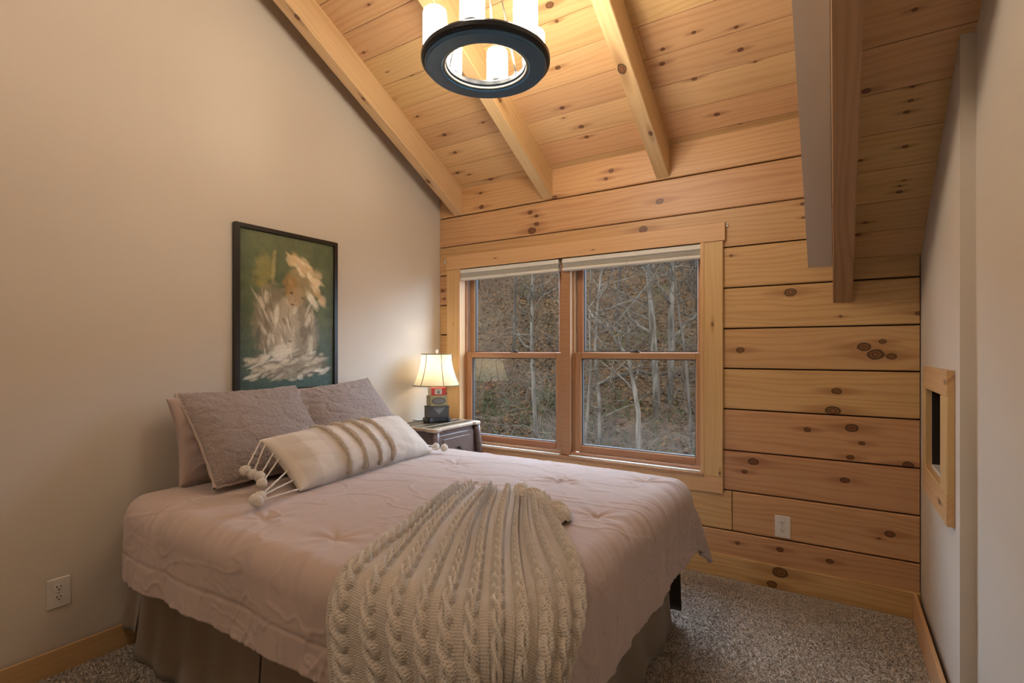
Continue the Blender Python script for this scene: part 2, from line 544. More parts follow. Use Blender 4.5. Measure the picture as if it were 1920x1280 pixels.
# carpet pile: short upright tufts over the part of the floor that can be seen
def carpet_pile():
    v, f = [], []
    def patch(x0, x1, y0, y1, n):
        xs = rng.uniform(x0, x1, n); ys = rng.uniform(y0, y1, n)
        for x, y in zip(xs, ys):
            h = random.uniform(.003, .007); w = random.uniform(.002, .0035); a = random.uniform(0, 6.28)
            dx, dy = math.cos(a) * w, math.sin(a) * w; lx, ly = random.uniform(-.009, .009), random.uniform(-.009, .009)
            o = len(v)
            v.extend([(x - dx, y - dy, 0), (x + dx, y + dy, 0), (x + dx * .6 + lx, y + dy * .6 + ly, h), (x - dx * .6 + lx, y - dy * .6 + ly, h)])
            f.append((o, o + 1, o + 2, o + 3))
    patch(1.85, 2.9, -2.1, -.03, 62000)
    patch(.03, .75, -2.75, -2.06, 26000)
    obj('carpet_pile', v, f, 'carpet', fl, kind='stuff')
carpet_pile()

wl = MB()
wl.add([(-.1, .14, 0), (0, .14, 0), (0, YBACK, 0), (-.1, YBACK, 0), (-.1, .14, Z0D), (0, .14, Z0D), (0, YBACK, Z0D - TD * YBACK), (-.1, YBACK, Z0D - TD * YBACK)],
       [(0, 1, 2, 3), (7, 6, 5, 4), (0, 4, 5, 1), (1, 5, 6, 2), (2, 6, 7, 3), (3, 7, 4, 0)])
wl.build('wall_left', 'drywall', kind='structure', label='tall beige painted wall behind the bed', cat='wall')
MB().box((-.1, YBACK - .1, 0), (3.1, YBACK, 4.6)).build('wall_back', 'drywall', kind='structure', label='beige wall behind the viewer', cat='wall')

# right wall, with its step and the framed opening
HY0, HY1, HZ0, HZ1 = -.69, -.318, .775, 1.10
def slab_poly(mb, x0, x1, y0, y1, z0, z1f):
    za, zb = z1f(y0), z1f(y1)
    mb.add([(x0, y0, z0), (x1, y0, z0), (x1, y1, z0), (x0, y1, z0), (x0, y0, za), (x1, y0, za), (x1, y1, zb), (x0, y1, zb)],
           [(3, 2, 1, 0), (4, 5, 6, 7), (0, 1, 5, 4), (1, 2, 6, 5), (2, 3, 7, 6), (3, 0, 4, 7)])
zm = lambda y: Z0M - TM * y
wr = MB()
slab_poly(wr, XR, XR + .16, Y1, HY0, 0, zm)
slab_poly(wr, XR, XR + .16, HY1, .02, 0, zm)
wr.box((XR, HY0, 0), (XR + .16, HY1, HZ0))
slab_poly(wr, XR, XR + .16, HY0, HY1, HZ1, zm)
slab_poly(wr, XB, XB + .12, YBACK, Y1, 0, zm)
wr.build('wall_right', 'drywall', kind='structure', label='beige wall at the right with a stepped corner', cat='wall')
rc = MB().box((XR + .16, HY0 - .05, HZ0 - .05), (XR + .17, HY1 + .05, HZ1 + .05))  # near-black liner puts the shade of the opening into its colour
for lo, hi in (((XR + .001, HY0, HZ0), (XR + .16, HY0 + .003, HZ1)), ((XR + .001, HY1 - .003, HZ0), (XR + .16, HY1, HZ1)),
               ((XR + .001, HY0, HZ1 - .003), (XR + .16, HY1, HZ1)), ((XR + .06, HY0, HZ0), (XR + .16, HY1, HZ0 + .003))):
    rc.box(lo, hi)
rc.build('wall_recess_shade', 'dark_gap', kind='structure', label='near-black liner painted as the shade inside the small framed wall opening', cat='wall')

# window wall: dark sheathing behind, boards in front, openings left free
WX0, WXM0, WXM1, WX1, WZ0, WZ1 = .19, 1.04, 1.105, 1.955, .560, 1.868
ww = MB()
for lo, hi in (((-.1, .024, 0), (WX0 - .02, .14, 2.6)), ((WX1 + .02, .024, 0), (3.1, .14, 2.6)),
               ((WX0 - .02, .024, 0), (WX1 + .02, .14, WZ0 - .02)), ((WX0 - .02, .024, WZ1 + .02), (WX1 + .02, .14, 2.6))):
    ww.box(lo, hi)
wwo = ww.build('wall_window', 'dark_gap', kind='structure', label='knotty pine board wall with the double window', cat='wall')
ROWS = [.02, .26, .483, .705, .934, 1.159, 1.38, 1.606, 1.833, 2.047, 2.27, 2.495]
wall_boards = []
GAP = .0035
def wb(x0, x1, z0, z1):
    o = board('board', (x0, 0, z0 + GAP), (1, 0, 0), (0, 0, 1), x1 - x0, z1 - z0 - 2 * GAP, .022, 'pine_wall', wwo, bev=.005)
    wall_boards.append((o, x0, x1, z0, z1)); return o
for i in range(len(ROWS) - 1):
    z0, z1 = ROWS[i], ROWS[i + 1]
    if i == 1:
        wb(.003, 2.099, z0, z1); wb(2.1015, XR - .003, z0, z1)
    elif i < 1:
        wb(.003, XR - .003, z0, z1)
    elif 2 <= i <= 7:
        wb(.003, .15, z0, z1); wb(2.0, XR - .003, z0, z1)
    elif i == 8:
        # notched over the window head
        a, b_ = z0 + GAP, z1 - GAP
        hz = WZ1 + .03
        x0, x1 = .003, 2.60
        pts = [(x0, a), (.15, a), (.15, hz), (2.0, hz), (2.0, a), (x1, a), (x1, b_), (x0, b_)]
        me = MB(); n = len(pts)
        vs = [(x - x0, z - a, -.022) for x, z in pts] + [(x - x0, z - a, 0) for x, z in pts]
        quads = [(0, 1, 2, 7), (2, 3, 6, 7), (3, 4, 5, 6)]
        fs = [tuple(reversed(q)) for q in quads] + [tuple(k + n for k in q) for q in quads] + [(k, (k + 1) % n, n + (k + 1) % n, n + k) for k in range(n)]
        o = me.add(vs, fs).build('board', 'pine_wall', wwo)
        o.matrix_world = frame((x0, 0, a), (1, 0, 0), (0, 0, 1), (0, -1, 0))
        wall_boards.append((o, x0, x1, z0, z1))
    else:
        wb(.003, 2.60, z0, z1)
# knots as the photograph shows them: px, py, radius in px
WALL_KNOTS = [(903,388,5),(901,362,3),(1040,370,5),(1146,320,5),(1136,335,4),(1188,308,12),(1273,281,11),(1267,316,3),
 (994,398,5),(1006,405,4),(997,432,8),(1006,420,5),(1237,377,7),(1246,391,7),(1206,430,8),(1505,382,4),(1506,408,3),(1371,479,3),
 (1482,548,10),(1576,593,3),(1722,587,5),(1620,650,11),(1642,664,13),(1672,668,8),(1655,640,6),(1388,656,7),(1569,733,8),(1562,770,12),(1514,805,6),(1597,802,10),
 (1616,831,5),(1594,857,6),(1703,872,9),(1722,815,5),(1412,865,9),(1396,884,5),(1584,900,7),(1668,1001,8),(1648,1009,3),
 (1383,1018,4),(1462,1030,6),(1556,1052,6),(830,545,4),(833,560,3)]
def assign(knots, boards_local):
    """boards_local: list of (object, fn(px,py)->(u,v) or None)"""
    got = {}
    for px, py, r in knots:
        for ob, fn in boards_local:
            q = fn(px, py, r)
            if q: got.setdefault(ob, []).append(q); break
    for ob, ks in got.items(): set_knots(ob, ks)
    return got
def wall_fn(x0, x1, z0, z1):
    def fn(px, py, r):
        p = on(px, py, 'y', 0)
        if x0 <= p[0] <= x1 and z0 <= p[2] <= z1:
            d = float(np.dot(p - CAM, _F))
            return (p[0] - x0, p[2] - z0 - GAP, r * d / F_PX)
    return fn
assign(WALL_KNOTS, [(o, wall_fn(*q)) for o, *q in wall_boards])

# ---- ceiling
cl = MB()
def slope_slab(mb, x0, x1, z0, t, y0, y1, th=.10, off=.02):
    mb.add([(x0, y0, z0 - t * y0 + off), (x1, y0, z0 - t * y0 + off), (x1, y1, z0 - t * y1 + off), (x0, y1, z0 - t * y1 + off),
            (x0, y0, z0 - t * y0 + off + th), (x1, y0, z0 - t * y0 + off + th), (x1, y1, z0 - t * y1 + off + th), (x0, y1, z0 - t * y1 + off + th)],
           [(0, 1, 2, 3), (7, 6, 5, 4), (0, 4, 5, 1), (1, 5, 6, 2), (2, 6, 7, 3), (3, 7, 4, 0)])
slope_slab(cl, -.1, 2.62, Z0D, TD, .14, YBACK - .1)
slope_slab(cl, 2.50, 3.15, Z0M, TM, .14, YBACK - .1)
ceil = cl.build('ceiling', 'dark_gap', kind='structure', label='sloping knotty pine plank ceiling with rafters', cat='ceiling')
ceil_boards = []
def slope_boards(x0, x1, z0, t, ystart, splits):
    dirv = Vector((0, -1, t)).normalized()           # up the slope, away from the window
    step = .1525; n = 0
    y = ystart
    nd = Vector((1, 0, 0)).cross(dirv)                # must point down into the room
    while y > YBACK:
        y2 = y - step
        cuts = [x0, x1]
        if splits and n % 3 == 1: cuts = [x0, x0 + (x1 - x0) * random.uniform(.25, .75), x1]
        for a, b_ in zip(cuts[:-1], cuts[1:]):
            L = b_ - a; wd = (step) * math.hypot(1, t) - .003
            # local x = -X so that x cross y points downwards
            o = board('board', (b_, y, z0 - t * y), (-1, 0, 0), dirv, L - .001, wd, .018, 'pine_ceiling', ceil, bev=.0045)
            ceil_boards.append((o, a, b_, y2, y, z0, t))
        y = y2; n += 1
slope_boards(.003, 2.463, Z0D, TD, -.03 + .1525, True)
slope_boards(2.60, 2.999, Z0M, TM, 0.0 + .1525, False)
CEIL_KNOTS_D = [(698,11,3),(768,4,5),(732,136,2),(775,138,8),(738,190,4),(787,219,3),(838,253,4),(910,230,3),(857,286,4),(923,335,5),
 (1058,203,5),(1060,222,2),(1093,238,5),(1103,257,4),(1048,42,4),(1035,12,8),(1050,128,5),(1303,63,4),(1382,53,4),(1390,95,5),(1244,121,5),(1245,94,4),
 (1304,149,5),(1417,117,3),(1476,114,2),(1346,215,5),(1342,238,5),(1388,230,6),(1127,144,4),(1127,172,2),(688,100,3),(1086,85,3)]
CEIL_KNOTS_M = [(1713,23,5),(1709,165,4),(1706,191,4),(1699,212,5),(1696,276,5),(1694,339,2.5),(1686,349,3),(1685,360,5),(1622,417,4),(1608,440,5),(1613,302,4),(1624,173,7)]
def ceil_fn(a, b_, y2, y1, z0, t):
    def fn(px, py, r):
        p = on_slope(px, py, z0, t)
        if a <= p[0] <= b_ and y2 <= p[1] <= y1:
            d = float(np.dot(p - CAM, _F))
            return (b_ - p[0], (y1 - p[1]) * math.hypot(1, t), r * d / F_PX)
    return fn
gd = assign(CEIL_KNOTS_D, [(o, ceil_fn(*q)) for o, *q in ceil_boards if q[4] == Z0D])
gm = assign(CEIL_KNOTS_M, [(o, ceil_fn(*q)) for o, *q in ceil_boards if q[4] == Z0M])
for o, a, b_, *_ in ceil_boards:
    if o not in gd and o not in gm and random.random() < .8:
        set_knots(o, [(random.uniform(.05, b_ - a - .05), random.uniform(.03, .13), random.uniform(.006, .016)) for _ in range(random.randint(1, 3))])

# rafters (bottom face carries the local x/y plane)
def rafter(name, x0, x1, z_bot0, z_top0, t, mat, knots=(), ylen=None):
    dirv = Vector((0, -1, t)).normalized()
    dep = (z_top0 - z_bot0) * math.cos(math.atan(t))
    L = (ylen or -YBACK) * math.hypot(1, t)
    # plumb cut against the window wall
    w = x1 - x0; k = dep * t
    b = .004
    v = [(0, b, 0), (L, b, 0), (L, w - b, 0), (0, w - b, 0), (-k * b / dep, 0, -b), (L, 0, -b), (L, w, -b), (-k * b / dep, w, -b), (-k, 0, -dep), (L, 0, -dep), (L, w, -dep), (-k, w, -dep)]
    v = [(p[0] if p[0] > L / 2 else -p[2] * t, p[1], p[2]) for p in v]
    f = [(0, 1, 2, 3), (11, 10, 9, 8)]
    for q in range(2):
        for i in range(4):
            j = (i + 1) % 4
            f.append((q * 4 + j, q * 4 + i, q * 4 + 4 + i, q * 4 + 4 + j))
    o = obj(name, v, f, mat, ceil)
    ey = Vector((1, 0, 0)); ez = dirv.cross(ey)
    if ez.z > 0:
        ey = -ey; ez = dirv.cross(ey); org = (x1, 0, z_bot0)
    else: org = (x0, 0, z_bot0)
    o.matrix_world = frame(org, dirv, ey, ez)
    ks = []
    for px, py, r in knots:
        p = on_slope(px, py, z_bot0, t); d = float(np.dot(p - CAM, _F))
        loc = o.matrix_world.inverted() @ Vector(p)
        ks.append((loc.x, loc.y, r * d / F_PX))
    set_knots(o, ks)
    return o
rafter('rafter', .144, .219, 2.275, Z0D, TD, 'pine_rafter', [(557, 32, 6), (681, 185, 4), (803, 340, 5)])
rafter('rafter', .902, .981, 2.283, Z0D, TD, 'pine_rafter', [(947, 193, 8)])
rafter('rafter', 1.68, 1.758, 2.280, Z0D, TD, 'pine_rafter', [(1166, 129, 11), (1220, 250, 5)])
bm = rafter('beam', 2.573, 2.656, 1.498, Z0M, TM, 'pine_beam', [])
bm['label'] = 'dark stained pine beam at the edge of the dormer'
# painted dormer cheek above the beam: drywall triangle, its underside shows
ck = MB()
zc = lambda y: 1.684 - TM * y
zt = lambda y: Z0D - TD * y + .015
ck.add([(2.465, 0, zc(0)), (2.570, 0, zc(0)), (2.570, YBACK, zc(YBACK)), (2.465, YBACK, zc(YBACK)), (2.465, 0, zt(0)), (2.570, 0, zt(0)), (2.570, YBACK, zt(YBACK)), (2.465, YBACK, zt(YBACK))],
       [(0, 1, 2, 3), (7, 6, 5, 4), (0, 4, 5, 1), (1, 5, 6, 2), (2, 6, 7, 3), (3, 7, 4, 0)])
ck.build('wall_dormer', 'drywall', kind='structure', label='painted dormer cheek strip beside the stained beam', cat='wall')

# ---- baseboards
bl = board('baseboard_left', (.016, -.02, .001), (0, -1, 0), (0, 0, 1), -YBACK - .03, .096, .016, 'pine_trim', None, bev=.003, kind='structure', label='pine baseboard along the wall behind the bed', cat='baseboard')
bw = board('baseboard_window', (.02, -.017, .001), (1, 0, 0), (0, 0, 1), XR - .022, .125, .016, 'pine_wall', None, bev=.003, kind='structure', label='knotty pine baseboard under the window wall', cat='baseboard')
kl = []
for px, py, r in ((1462, 1073, 12), (1447, 1095, 8)):
    p = on(px, py, 'y', -.017); kl.append((p[0] - .02, p[2], r * 2.9 / F_PX))
set_knots(bw, kl)
board('baseboard_right', (XR - .016, Y1 + .01, .001), (0, 1, 0), (0, 0, 1), -Y1 - .03, .125, .016, 'pine_trim', None, bev=.003, kind='structure', label='pine baseboard along the right wall', cat='baseboard')

# ---- window trim and sashes
tr = empty('trim_1', (1.07, 0, 1.2), kind='structure', label='wide pine casing around the double window', cat='window trim')
def tboard(name, o, ex, ey, L, Wd, T, mat, parent, knots=(), bev=.003):
    ob = board(name, o, ex, ey, L, Wd, T, mat, None, bev=bev)
    mw = ob.matrix_world.copy(); ob.parent = parent
    pm = Matrix.Translation(parent.location) @ Matrix.Rotation(parent.rotation_euler[2], 4, 'Z')
    ob.matrix_parent_inverse = Matrix.Identity(4)
    ob.matrix_basis = pm.inverted() @ mw
    set_knots(ob, knots)
    return ob
tboard('head_casing', (.082, -.022, 1.868), (1, 0, 0), (0, 0, 1), 1.985, .103, .022, 'pine_trim', tr, [(.45, .05, .006), (1.2, .03, .005)])
tboard('side_casing', (.19, -.020, .556), (0, 0, 1), (-1, 0, 0), 1.311, .106, .020, 'pine_trim', tr, [(.9, .04, .004)])
tboard('side_casing', (2.056, -.020, .556), (0, 0, 1), (-1, 0, 0), 1.311, .101, .020, 'pine_trim', tr, [(.85, .055, .010), (.02, .016, .008)])
tboard('apron_casing', (.084, -.020, .462), (1, 0, 0), (0, 0, 1), 1.972, .093, .020, 'pine_trim', tr)
# jambs, head jamb, sill, mullion post
tboard('jamb', (WX0, -.0195, WZ0), (0, 0, 1), (0, 1, 0), WZ1 - WZ0, .155, .02, 'pine_trim', tr, bev=.001)
tboard('jamb', (WX1, .1355, WZ0), (0, 0, 1), (0, -1, 0), WZ1 - WZ0, .155, .02, 'pine_trim', tr, bev=.001)
tboard('head_jamb', (WX0, .1355, WZ1), (1, 0, 0), (0, -1, 0), WX1 - WX0, .155, .02, 'pine_trim', tr, bev=.001)
tboard('sill', (WX0, -.026, WZ0 + .006), (1, 0, 0), (0, 1, 0), WX1 - WX0, .16, .02, 'fir_sash', tr, bev=.002)
MBp = MB().box((WXM0 - 1.07, .012, WZ0 + .007 - 1.2), (WXM1 - 1.07, .135, WZ1 - 1.2), .003)
MBp.build('mullion_post', 'fir_sash', tr)

def window(name, x0, x1, label, track_l):
    w = empty(name, ((x0 + x1) / 2, .09, WZ0), kind='structure', label=label, cat='window')
    ox, oy, oz = w.location
    def part(nm, lo, hi, mat, par=w, b=.002, off=None):
        ox_, oy_, oz_ = off or (ox, oy, oz)
        return MB().box((lo[0] - ox_, lo[1] - oy_, lo[2] - oz_), (hi[0] - ox_, hi[1] - oy_, hi[2] - oz_), b).build(nm, mat, par)
    # white vinyl side tracks and stops
    for side in (0, 1):
        tw = track_l if side == 0 else .012
        a = x0 if side == 0 else x1 - tw
        part('side_track', (a, .082, WZ0 + .012), (a + tw * .8 if side == 0 else a + tw, .134, WZ1 - .001), 'vinyl_white', b=.001)
        part('side_stop', (a, .052, WZ0 + .012), (a + tw, .080, WZ1 - .001), 'fir_sash', b=.002)
    part('bottom_stop', (x0 + .002, .018, WZ0 + .0065), (x1 - .002, .046, WZ0 + .030), 'fir_sash', b=.004)
    part('bottom_track', (x0 + .002, -.012, WZ0 + .0065), (x1 - .002, .014, WZ0 + .014), 'vinyl_white', b=.002)
    sx0, sx1 = x0 + track_l, x1 - .012
    def sash(y0, y1, z0, z1, bot, top, st):
        s = empty('sash', (0, 0, 0), parent=w)
        rails = [((sx0, y0, z0), (sx0 + st, y1, z1), 'stile'), ((sx1 - st, y0, z0), (sx1, y1, z1), 'stile'),
                 ((sx0 + st, y0, z0), (sx1 - st, y1, z0 + bot), 'rail'), ((sx0 + st, y0, z1 - top), (sx1 - st, y1, z1), 'rail')]
        for lo, hi, nm in rails:
            if nm == 'stile':
                o = board(nm, (0, 0, 0), (1, 0, 0), (0, 1, 0), hi[2] - lo[2], hi[0] - lo[0], y1 - y0, 'fir_sash', None, bev=.005)
                o.matrix_world = frame((hi[0] - ox, y0 - oy, lo[2] - oz), (0, 0, 1), (-1, 0, 0), (0, -1, 0))
            else:
                o = board(nm, (0, 0, 0), (1, 0, 0), (0, 1, 0), hi[0] - lo[0], hi[2] - lo[2], y1 - y0, 'fir_sash', None, bev=.005)
                o.matrix_world = frame((lo[0] - ox, y0 - oy, lo[2] - oz), (1, 0, 0), (0, 0, 1), (0, -1, 0))
            o.parent = s
        yg = (y0 + y1) / 2
        part('pane', (sx0 + st - .003, yg - .002, z0 + bot - .003), (sx1 - st + .003, yg + .002, z1 - top + .003), 'glass', s, 0)
        # dark glazing bead round the pane
        bd = MB(); gx0, gx1, gz0, gz1 = sx0 + st - ox, sx1 - st - ox, z0 + bot - oz, z1 - top - oz
        t = .0045; ya, yb = yg - .006 - oy, y1 + .002 - oy
        for lo, hi in (((gx0, ya, gz0), (gx0 + t, yb, gz1)), ((gx1 - t, ya, gz0), (gx1, yb, gz1)), ((gx0 + t, ya, gz1 - t), (gx1 - t, yb, gz1)), ((gx0 + t, ya, gz0), (gx1 - t, yb, gz0 + t))):
            bd.box(lo, hi)
        bd.build('glazing_bead', 'slot_black', s)
        return s
    sash(.050, .084, WZ0 + .031, 1.246, .045, .040, .050)
    sash(.090, .124, 1.212, WZ1 - .002, .038, .05, .048)
    # sash lock on the meeting rail
    lk = MB(); cx = (sx0 + sx1) / 2 + (.0 if track_l < .02 else .02)
    lk.box((cx - .03 - ox, .056 - oy, 1.2462 - oz), (cx + .03 - ox, .078 - oy, 1.252 - oz), .002)
    lk.box((cx - .006 - ox, .050 - oy, 1.252 - oz), (cx + .022 - ox, .064 - oy, 1.258 - oz), .002)
    lk.build('sash_lock', 'bronze', w)
    return w
window('window_1', WX0, WXM0, 'double-hung window nearer the bedside lamp', .030)
window('window_2', WXM1, WX1, 'double-hung window farther from the lamp, beside bare boards', .012)

# ---- cellular shades pulled up
def shade(x0, x1, z1, label, top, skew):
    s = empty('window_shade', ((x0 + x1) / 2, .01, top), label=label, cat='window shade', group='raised window shades')
    L = x1 - x0
    MB().box((-L / 2, -.024, -.030), (L / 2, .024, 0), .004).build('headrail', 'vinyl_white', s)
    fb = MB(); n = 4; h = .030
    for i in range(n):
        za = -.030 - h * i / n; zb = -.030 - h * (i + 1) / n; zm_ = (za + zb) / 2
        fb.add([(-L / 2 + .002, -.014, za), (L / 2 - .002, -.014, za), (L / 2 - .002, -.020, zm_), (-L / 2 + .002, -.020, zm_), (-L / 2 + .002, -.014, zb), (L / 2 - .002, -.014, zb)], [(0, 3, 2, 1), (3, 4, 5, 2)])
    fb.add([(-L / 2 + .002, .014, -.030), (L / 2 - .002, .014, -.030), (L / 2 - .002, .014, -.060), (-L / 2 + .002, .014, -.060)], [(0, 1, 2, 3)])
    fb.build('pleated_fabric', 'shade_fabric', s)
    MB().box((-L / 2, -.022, -.080), (L / 2, .022, -.060), .005).build('bottom_rail', 'vinyl_white', s)
    MB().tube([(0, -.0215, -.062), (0, -.026, -.066), (0, -.0245, -.072)], .003, 6).build('pull_tab', 'shade_fabric', s)
    return s
shade(WX0 + .012, WXM0 - .008, 0, 'white cellular shade raised above the window nearer the lamp', WZ1 - .004, 0)
shade(WXM1 - .046, WX1 - .008, 0, 'white cellular shade raised above the window farther from the lamp', WZ1 - .004, 0)

# small white curtain brackets left on the boards
def bracket(x, z, label):
    MB().box((-.006, -.008, -.012), (.006, 0, .012), .002).tube([(0, -.006, .004), (0, -.014, .004), (0, -.016, .010)], .002, 6).build('curtain_bracket', 'white_plastic', label=label, cat='bracket').location = (x, -.0005, z)
bracket(2.0745, 1.955, 'tiny white curtain bracket at the top right casing corner')
bracket(.058, 1.934, 'tiny white curtain bracket at the top left casing corner')

# ---- electrical outlets
def outlet(loc, rz, label):
    o = empty('wall_outlet', loc, label=label, cat='outlet', group='white duplex wall outlets', rz=rz)
    # local: faces -y
    MB().box((-.036, -.006, -.058), (.036, 0, .058), .003).build('cover_plate', 'white_plastic', o)
    for s in (-1, 1):
        mb = MB()
        pts = []
        for k in range(20):
            a = 2 * math.pi * k / 20
            pts.append((max(-.0145, min(.0145, .0172 * math.cos(a))), .0172 * math.sin(a) * .82))
        n = len(pts); cz = s * .0195
        v = [(x, -.0058, z + cz) for x, z in pts] + [(x, -.0078, z + cz) for x, z in pts]
        mb.add(v, [tuple(range(n)), tuple(range(2 * n - 1, n - 1, -1))] + [(k, n + k, n + (k + 1) % n, (k + 1) % n) for k in range(n)])
        so = mb.build('socket', 'white_plastic', o)
        MB().box((-.0075, -.0084, cz + .0005), (-.0048, -.0077, cz + .009)).build('slot', 'slot_black', so)
        MB().box((.0048, -.0084, cz + .0015), (.0073, -.0077, cz + .008)).build('slot', 'slot_black', so)
        MB().tube([(0, -.0084, cz - .0065), (0, -.0077, cz - .0065)], .0026, 10).build('slot', 'slot_black', so)
    MB().tube([(0, -.0075, 0), (0, -.0055, 0)], .0028, 10).build('screw', 'steel', o)
    return o
outlet((2.348, 0, .331), 0, 'white duplex outlet on the pine board wall')
outlet((0, -2.297, .307), math.pi / 2, 'duplex outlet low on the beige wall beside the bed')

# ---- framed opening in the right wall
hf = empty('hatch_frame', (XR, -.545, .93), label='thick pine frame around the small opening in the right wall', cat='hatch')
FX = XR - .022
fy0, fy1, fz0, fz1 = -.818, -.258, .667, 1.19
iy0, iy1, iz0, iz1 = -.690, -.318, .775, 1.10
def hb(nm, o, ex, ey, L, Wd, kn=()): return tboard(nm, o, ex, ey, L, Wd, .0215, 'pine_trim', hf, kn)
# face normal is -x: ex cross ey = -x  ->  ex = z, ey = y gives z x y = -x
hb('side_rail', (FX, iy1, iz0), (0, 0, 1), (0, 1, 0), iz1 - iz0, fy1 - iy1)
hb('side_rail', (FX, fy0, iz0), (0, 0, 1), (0, 1, 0), iz1 - iz0, iy0 - fy0)
hb('end_rail', (FX, fy1, iz1), (0, -1, 0), (0, 0, 1), fy1 - fy0, fz1 - iz1, [(.53, .05, .012)])
hb('end_rail', (FX, fy1, fz0), (0, -1, 0), (0, 0, 1), fy1 - fy0, iz0 - fz0, [(.42, .05, .014)])
MB().box((.0005, iy0 + .5455, iz0 - .9295), (.055, iy1 + .5445, iz0 - .918), .001).build('sill_board', 'white_plastic', hf)

# ================================================================== BED
BX0, BX1, BY0, BY1, BZ = .05, 1.955, -2.10, -.64, .655
bed = empty('bed', (1.0, -1.37, 0), label='queen bed with mattress and taupe pleated bed skirt', cat='bed')
def rbox(name, lo, hi, r, mat, parent, off):
    mb = MB(); n = 6
    (x0, y0, z0), (x1, y1, z1) = lo, hi
    out = []
    for cx, cy, a0 in ((x1 - r, y1 - r, 0), (x0 + r, y1 - r, 90), (x0 + r, y0 + r, 180), (x1 - r, y0 + r, 270)):
        for k in range(n + 1):
            a = math.radians(a0 + 90 * k / n); out.append((cx + r * math.cos(a) - off[0], cy + r * math.sin(a) - off[1]))
    return mb.prism(out, z0, z1).build(name, mat, parent)
rbox('mattress', (BX0, BY0 + .02, .36), (BX1 - .02, BY1 - .02, .60), .10, 'mattress', bed, (1.0, -1.37))
rbox('box_spring', (BX0, BY0 + .04, .14), (BX1 - .03, BY1 - .04, .355), .06, 'mattress', bed, (1.0, -1.37))
for x in (.15, 1.8):
    for y in (-1.98, -.78):
        MB().lathe([(0, 0), (.03, 0), (.032, .02), (.024, .14), (0, .14)], 14, (x - 1.0, y + 1.37, .001)).build('leg', 'black_frame', bed)

def skirt_panel(p0, p1, zt, zb0, zb1, amp, waves, nrm, name='bed_skirt', mat='skirt', seed=0):
    n = 120; m = 14
    t = np.linspace(0, 1, n)[:, None]; s = np.linspace(0, 1, m)[None, :]
    L = math.hypot(p1[0] - p0[0], p1[1] - p0[1])
    w = amp * (np.sin(t * waves * 2 * math.pi) + .6 * np.sin(t * waves * 4.7 + 1 + seed)) * (.15 + s)
    x = p0[0] + (p1[0] - p0[0]) * t + nrm[0] * (w + .03 * s * s); y = p0[1] + (p1[1] - p0[1]) * t + nrm[1] * (w + .03 * s * s)
    zb = zb0 + (zb1 - zb0) * t
    z = zt + (zb - zt) * s
    P = np.stack([x - 1.0, y + 1.37, z + 0 * x], -1)
    o = grid_mesh(name, P, mat, bed)
    sm = o.modifiers.new('thick', 'SOLIDIFY'); sm.thickness = .003
    return o
skirt_panel((.03, -2.060), (.17, -2.066), .42, .085, .10, .004, 1.2, (0, -1), seed=1)
skirt_panel((.172, -2.074), (1.02, -2.082), .42, .012, .012, .006, 4.5, (0, -1), seed=2)
skirt_panel((1.03, -2.082), (1.935, -2.082), .42, .012, .012, .006, 4.5, (0, -1), seed=3)
skirt_panel((1.945, -2.075), (1.935, -.715), .42, .012, .012, .007, 5, (1, 0), seed=4)
skirt_panel((1.93, -.655), (1.985, -.66), .42, .05, .06, .002, 1, (0, 1), seed=5, mat='skirt_dark')  # short corner panel in a much darker tone than the other panels
skirt_panel((1.93, -.655), (.06, -.655), .42, .012, .012, .006, 7, (0, 1), seed=6)

# ---- drape mapping shared by comforter and throw
XF, YN, YF, RAD, TOPZ = 1.945, -2.095, -.665, .095, .672
def drape(Xc, Yc, lift=0.0, flare=.10, corner_flare=.42):
    dx = np.maximum(0, Xc - XF); dn = np.maximum(0, YN - Yc); df = np.maximum(0, Yc - YF)
    dy = df - dn
    d = np.hypot(dx, dy)
    nx = np.where(d > 0, dx / (d + 1e-9), 0); ny = np.where(d > 0, dy / (d + 1e-9), 0)
    r = RAD + lift
    q = r * math.pi / 2
    th = np.clip(d / r, 0, math.pi / 2)
    cornery = np.abs(nx * ny) * 2
    fl_ = flare + (corner_flare - flare) * cornery
    rest = np.maximum(0, d - q)
    out = r * np.sin(th) + fl_ * rest
    down = r * (1 - np.cos(th)) + rest * np.sqrt(1 - fl_ ** 2)
    bx = np.minimum(Xc, XF); by = np.clip(Yc, YN, YF)
    # soft crown of the bedding
    cr = .022 * (1 - ((bx - 1.05) / 1.1) ** 2) * (1 - ((by + 1.38) / .8) ** 2)
    return np.stack([bx + nx * out, by + ny * out, TOPZ + lift + cr - down], -1), d, cornery, nx, ny

